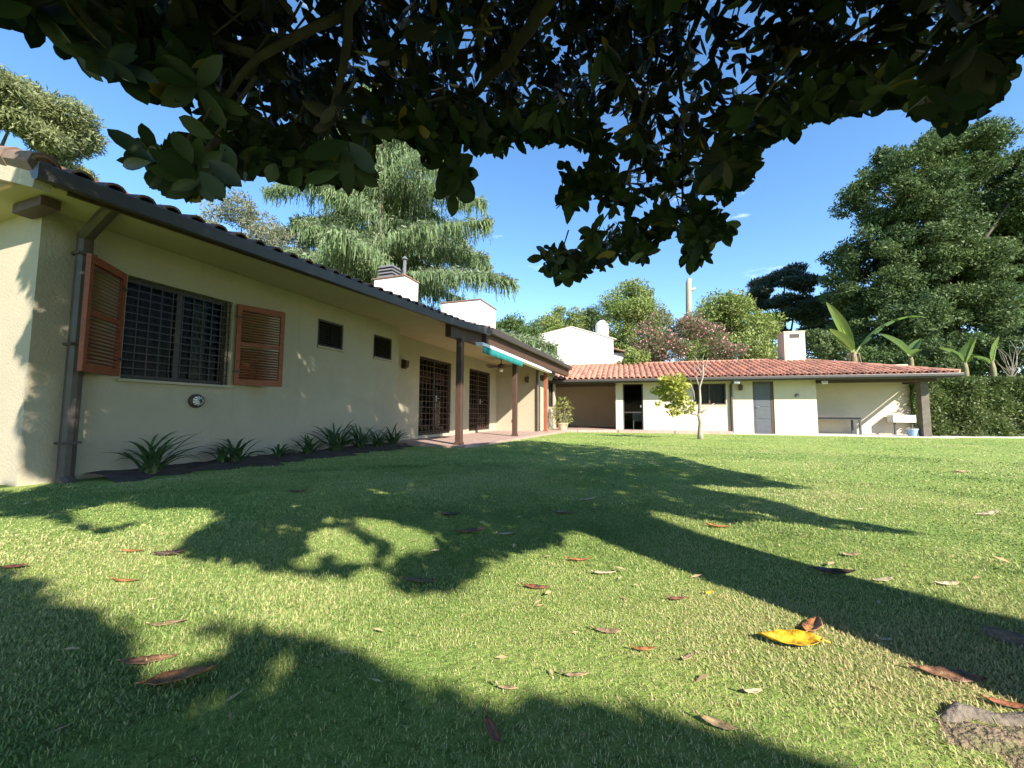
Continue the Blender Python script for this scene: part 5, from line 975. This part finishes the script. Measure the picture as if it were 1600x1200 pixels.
        for i in range(len(pts)-1):
            for f in (0, .25, .5, .75): fine.append(pts[i].lerp(pts[i+1], f)+Vector((rg.uniform(-1, 1), rg.uniform(-1, 1), rg.uniform(-.4, .4)))*.014)
        fine.append(pts[-1]); rb.tube(fine, [r*(1-.55*i/(len(fine)-1))*rg.uniform(.85, 1.12) for i in range(len(fine))], 9)
    rb.build('root', mat('root_bark', (.23, .19, .15), .95, .35, 16, bump=.8, bscale=45), t, smooth=True)
magnolia()

# ================================================================ GRASS
def grass():
    def ring(n, d0, d1, hmin, hmax, wmin, wmax):
        d = np.sqrt(RNG.uniform(d0*d0, d1*d1, n)); th = RNG.uniform(-1.08, 1.08, n); x = d*np.sin(th); y = d*np.cos(th)
        if d0 < .5: x = RNG.uniform(-2.4, 2.6, n); y = RNG.uniform(-.3, 1.6, n)
        V, U = w2h(x, y); t, nn = w2b(x, y); edge = .12*np.sin(U*3.1)+.08*np.sin(U*7.7)
        ok = ~((V < -4.78+edge*.5) & (U > 2.2)) & ~((V < -5.42)) & ~((V < -3.58) & (U > 7.25) & (U < 18)) & ~((nn > -.42)) & ~((nn > -.8) & (t < -1.6)) & ~((V < -5.2) & (U > 1.8))
        # thin, worn turf round the roots
        wr = np.exp(-(((x-1.08)/.27)**2+((y-.85)/.14)**2)); ok &= RNG.random(n) > wr*.8
        x, y, d = x[ok], y[ok], d[ok]; n = len(x); g = RNG
        cl = .5+.5*np.sin(x*2.3+np.sin(y*1.7)*1.3)*np.sin(y*2.9+1); h = g.uniform(hmin, hmax, n)*(.75+.5*cl); w = g.uniform(wmin, wmax, n)
        az = g.uniform(0, 2*np.pi, n); ln = g.uniform(.25, 1.15, n); D = np.stack([np.cos(az)*np.sin(ln), np.sin(az)*np.sin(ln), np.cos(ln)], 1); S = np.stack([-np.sin(az), np.cos(az), np.zeros(n)], 1)
        tw = g.uniform(-.8, .8, n)[:, None]; S = unit(S + tw*np.stack([np.cos(az), np.sin(az), np.zeros(n)], 1)*.6)
        P0 = np.stack([x, y, gz(x, y)-.003], 1); hh = h[:, None]; ww = w[:, None]*.5; dr = np.array([0, 0, -1.])*hh*g.uniform(.05, .35, n)[:, None]
        rows = [P0-S*ww, P0+S*ww, P0+D*hh*.55+S*ww*.85, P0+D*hh*.55-S*ww*.85, P0+D*hh*1.05+dr]
        Vt = np.stack(rows, 1).reshape(-1, 3); b = (np.arange(n)*5)[:, None]
        F4 = b+np.array([[0, 1, 2, 3]]); F3 = b+np.array([[3, 2, 4, 4]])
        dry = np.clip(g.normal(.42, .2, n) + .22*np.sin(x*1.1+.6*y)*np.sin(y*1.9-x*.7) + (g.random(n) < .07)*.5 + .35*np.exp(-(((x-1.0)/.8)**2+((y-.95)/.45)**2)), 0, 1)
        return Vt, F4, b+np.array([[3, 2, 4]]), np.repeat(dry, 5)
    Vs, Fs, As = [], [], []; o = 0
    for a in ((330000, .2, 1.6, .008, .019, .0013, .0027), (230000, 1.2, 3.0, .009, .021, .002, .004), (190000, 2.8, 5.5, .011, .024, .004, .0075), (120000, 5.2, 10., .012, .026, .008, .015), (60000, 9.5, 20., .014, .028, .016, .028)):
        V_, F4, F3, A_ = ring(*a); T = np.concatenate([F4[:, [0, 1, 2]], F4[:, [0, 2, 3]], F3]); Vs.append(V_); Fs.append(T+o); As.append(A_); o += len(V_)
    m = bpy.data.materials.new('grass_blade'); m.use_nodes = True; N = m.node_tree.nodes; K = m.node_tree.links.new; p = N['Principled BSDF']; p.inputs['Roughness'].default_value = .55; p.inputs['Specular IOR Level'].default_value = .3
    a = N.new('ShaderNodeAttribute'); a.attribute_name = 'v'; r = N.new('ShaderNodeValToRGB'); e = r.color_ramp.elements; e.new(.45); e.new(.8)
    for x_, (pos, c_) in zip(e, ((0, (.085, .155, .04)), (.42, (.27, .37, .10)), (.72, (.46, .47, .20)), (1, (.52, .44, .23)))): x_.position = pos; x_.color = (*c_, 1)
    gp = N.new('ShaderNodeNewGeometry'); nn = N.new('ShaderNodeTexNoise'); nn.inputs['Scale'].default_value = 1.6; nn.inputs['Detail'].default_value = 5; nn.inputs['Roughness'].default_value = .68; K(gp.outputs['Position'], nn.inputs['Vector'])
    mr = N.new('ShaderNodeMapRange'); mr.inputs[1].default_value = .3; mr.inputs[2].default_value = .7; mr.inputs[3].default_value = -.26; mr.inputs[4].default_value = .30; K(nn.outputs[0], mr.inputs[0]); ad = N.new('ShaderNodeMath'); K(a.outputs['Fac'], ad.inputs[0]); K(mr.outputs[0], ad.inputs[1]); K(ad.outputs[0], r.inputs[0])
    K(r.outputs[0], p.inputs['Base Color']); tr = N.new('ShaderNodeBsdfTranslucent'); K(r.outputs[0], tr.inputs[0]); ms = N.new('ShaderNodeMixShader'); ms.inputs[0].default_value = .4; K(p.outputs[0], ms.inputs[1]); K(tr.outputs[0], ms.inputs[2]); K(ms.outputs[0], N['Material Output'].inputs[0])
    o = np_mesh('grass', np.concatenate(Vs), np.concatenate(Fs), m, None, np.concatenate(As)); tag(o, 'short mown lawn grass in front of the house', 'grass', kind='stuff')
grass()

# ================================================================ FALLEN LEAVES
def fallen_leaves():
    cols = {'orange': (.50, .21, .07), 'yellow': (.78, .46, .03), 'brown': (.26, .13, .07), 'tan': (.48, .34, .18), 'pale': (.66, .55, .34), 'dark': (.11, .07, .05), 'red': (.32, .12, .06)}
    M = {k: mat('dry_leaf_'+k, c, .42, .5, 45, bump=.25, bscale=90, spec=.5) for k, c in cols.items()}
    spec = [  # px, py, length m, turn, curl, colour, label
        (1234, 1008, .165, 2.9, .6, 'yellow', 'large shiny yellow and orange fallen leaf curled on the grass at lower right'), (1272, 984, .12, .7, .5, 'orange', 'brown orange fallen leaf touching the large yellow one'),
        (1486, 1060, .16, -.35, .25, 'brown', 'long brown fallen leaf near the tree roots'), (236, 1036, .13, .5, .3, 'brown', 'dull brown fallen leaf just above the orange one at lower left'), (284, 1064, .17, .35, .35, 'orange', 'long orange fallen leaf in the dappled shade at lower left'),
        (267, 868, .17, .05, .5, 'dark', 'dark curled fallen leaf on the shadow edge at left'), (22, 889, .13, .1, .4, 'red', 'red brown fallen leaf at the left edge'), (196, 911, .11, .1, .4, 'orange', 'orange fallen leaf in the sunny band at left, lower of the two'), (207, 864, .11, .1, .4, 'orange', 'orange fallen leaf in the sunny band at left, upper of the two'),
        (263, 978, .11, .3, .3, 'tan', 'tan fallen leaf between the sunny band and the near shade at left'), (655, 911, .15, .1, .3, 'brown', 'brown fallen leaf inside the tip of the crown shadow'), (905, 878, .13, .1, .5, 'orange', 'orange fallen leaf just below the start of the trunk shadow'),
        (840, 921, .12, -.1, .35, 'red', 'reddish fallen leaf on the sunny grass at the middle'), (1061, 939, .09, .1, .35, 'red', 'small red brown fallen leaf below the trunk shadow'), (1122, 825, .16, -.2, .5, 'orange', 'orange brown fallen leaf above the trunk shadow'),
        (735, 833, .2, .2, .5, 'brown', 'reddish brown fallen leaf in the deep crown shade'), (792, 836, .12, .2, .3, 'pale', 'pale fallen leaf to the right of the brown one in the deep shade'), (705, 806, .17, .3, .5, 'dark', 'dark fallen leaf behind the brown one in the deep shade'), (920, 782, .18, .35, .5, 'pale', 'pale upturned fallen leaf in the shade in front of the porch'),
        (881, 803, .17, .05, .3, 'brown', 'flat brown fallen leaf in the shade in front of the porch'), (950, 990, .10, -.3, .25, 'tan', 'tan fallen leaf lying flat on the sunny grass'), (1008, 1019, .075, .05, .4, 'orange', 'small orange tan fallen leaf below the flat tan one'), (1122, 1137, .085, -.5, .3, 'tan', 'tan fallen leaf on the edge of the near shade at lower right'),
        (770, 1148, .085, -1.1, .4, 'red', 'red brown fallen leaf in the near shade at the bottom'), (792, 1080, .055, -.1, .3, 'tan', 'little tan fallen leaf on the lower edge of the sunny band'), (1305, 898, .19, -.25, .6, 'dark', 'dark curled fallen leaf inside the trunk shadow'), (1381, 909, .10, .1, .3, 'pale', 'pale fallen leaf on the upper edge of the trunk shadow'),
        (1384, 1003, .05, 0, .3, 'pale', 'little pale fallen leaf on the lower edge of the trunk shadow'), (945, 898, .12, .2, .3, 'pale', 'pale thin fallen leaf right of the orange one below the trunk shadow'), (1108, 929, .05, .5, .4, 'yellow', 'small bright yellow fallen leaf near the trunk shadow'), (465, 770, .2, 0, .5, 'brown', 'brown fallen leaf in the shade below the garden bed'),
        (1331, 869, .13, .2, .3, 'tan', 'tan fallen leaf on the sunny lawn beyond the trunk shadow'), (1076, 1031, .06, .6, .3, 'tan', 'small tan fallen leaf left of the large yellow one'), (1482, 915, .12, .1, .3, 'pale', 'pale fallen leaf on the sunny lawn at the right'), (901, 1060, .075, .0, .3, 'tan', 'narrow tan fallen leaf in the sunny grass near the bottom'), (1176, 1085, .06, .2, .3, 'pale', 'pale curled fallen leaf left of the roots'), (1578, 1108, .09, -.4, .5, 'red', 'dark red fallen leaf lying on the roots'),
        (1545, 805, .2, .1, .4, 'pale', 'pale fallen leaf far out on the sunny lawn at right'), (1500, 738, .25, .2, .4, 'tan', 'small distant tan leaf on the sunny lawn in front of the hedge')]
    for i, (px, py, L_, rz, curl, c, lb) in enumerate(spec):
        L_ *= 1 if i < 2 else .86; x, y, z = on_ground(px, py); g = random.Random(i); b = MB(); n = 10; vs = []; tw = g.uniform(-.4, .4)
        for j in range(n+1):
            f = j/n; w_ = L_*(.21 if i < 2 or i == 4 else .15)*math.sin(math.pi*min(1, f*.96+.02)**.85)**.8; zz = curl*L_*.9*((f-.5)**2-.05) ; cx = (f-.5)*L_
            for s_ in (-1, -.5, 0, .5, 1): vs.append((cx, s_*w_, max(-.004, zz + abs(s_)**1.5*w_*curl*1.1 + tw*s_*w_*(f-.3) + g.uniform(-.016, .016)*L_) + .006))
        b.add(vs, [(j*5+q, j*5+q+1, (j+1)*5+q+1, (j+1)*5+q) for j in range(n) for q in range(4)]); b.tube([(-.62*L_, 0, .02), (-.5*L_, 0, curl*L_*.18+.01)], [.0025, .0025], 5)
        o = b.build('fallen_leaf', M[c], None, smooth=True); o.location = (x, y, z+.001); o.rotation_euler = (g.uniform(-.15, .15), g.uniform(-.12, .12), rz); sd = o.modifiers.new('thick', 'SOLIDIFY'); sd.thickness = .0012
        tag(o, lb, 'leaf', 'fallen magnolia leaves on the lawn')
fallen_leaves()

def litter():
    n = 420; th = RNG.uniform(-.95, .95, n); d = np.sqrt(RNG.uniform(.6**2, 6.5**2, n)); x, y = d*np.sin(th), d*np.cos(th); V, U = w2h(x, y); ok = V > -4.3; x, y = x[ok], y[ok]; n = len(x)
    L_ = RNG.uniform(.018, .06, n); P = np.stack([x, y, gz(x, y)+RNG.uniform(.008, .018, n)], 1); az = RNG.uniform(0, 6.28, n); D = np.stack([np.cos(az), np.sin(az), RNG.normal(0, .15, n)], 1)
    Vt, Fc = leaf_quads(P, D, rand_unit(n)*.35+np.array([0, 0, 1.]), L_, L_*RNG.uniform(.12, .4, n), .15)
    tag(np_mesh('leaf_litter', Vt, Fc, leaf_mat('dry_litter', (.38, .27, .14), (.62, .54, .33), (.46, .30, .15), .1), None, np.repeat(RNG.random(n), 4)), 'small dry bits of leaf scattered over the lawn', 'leaf litter', kind='stuff')
litter()
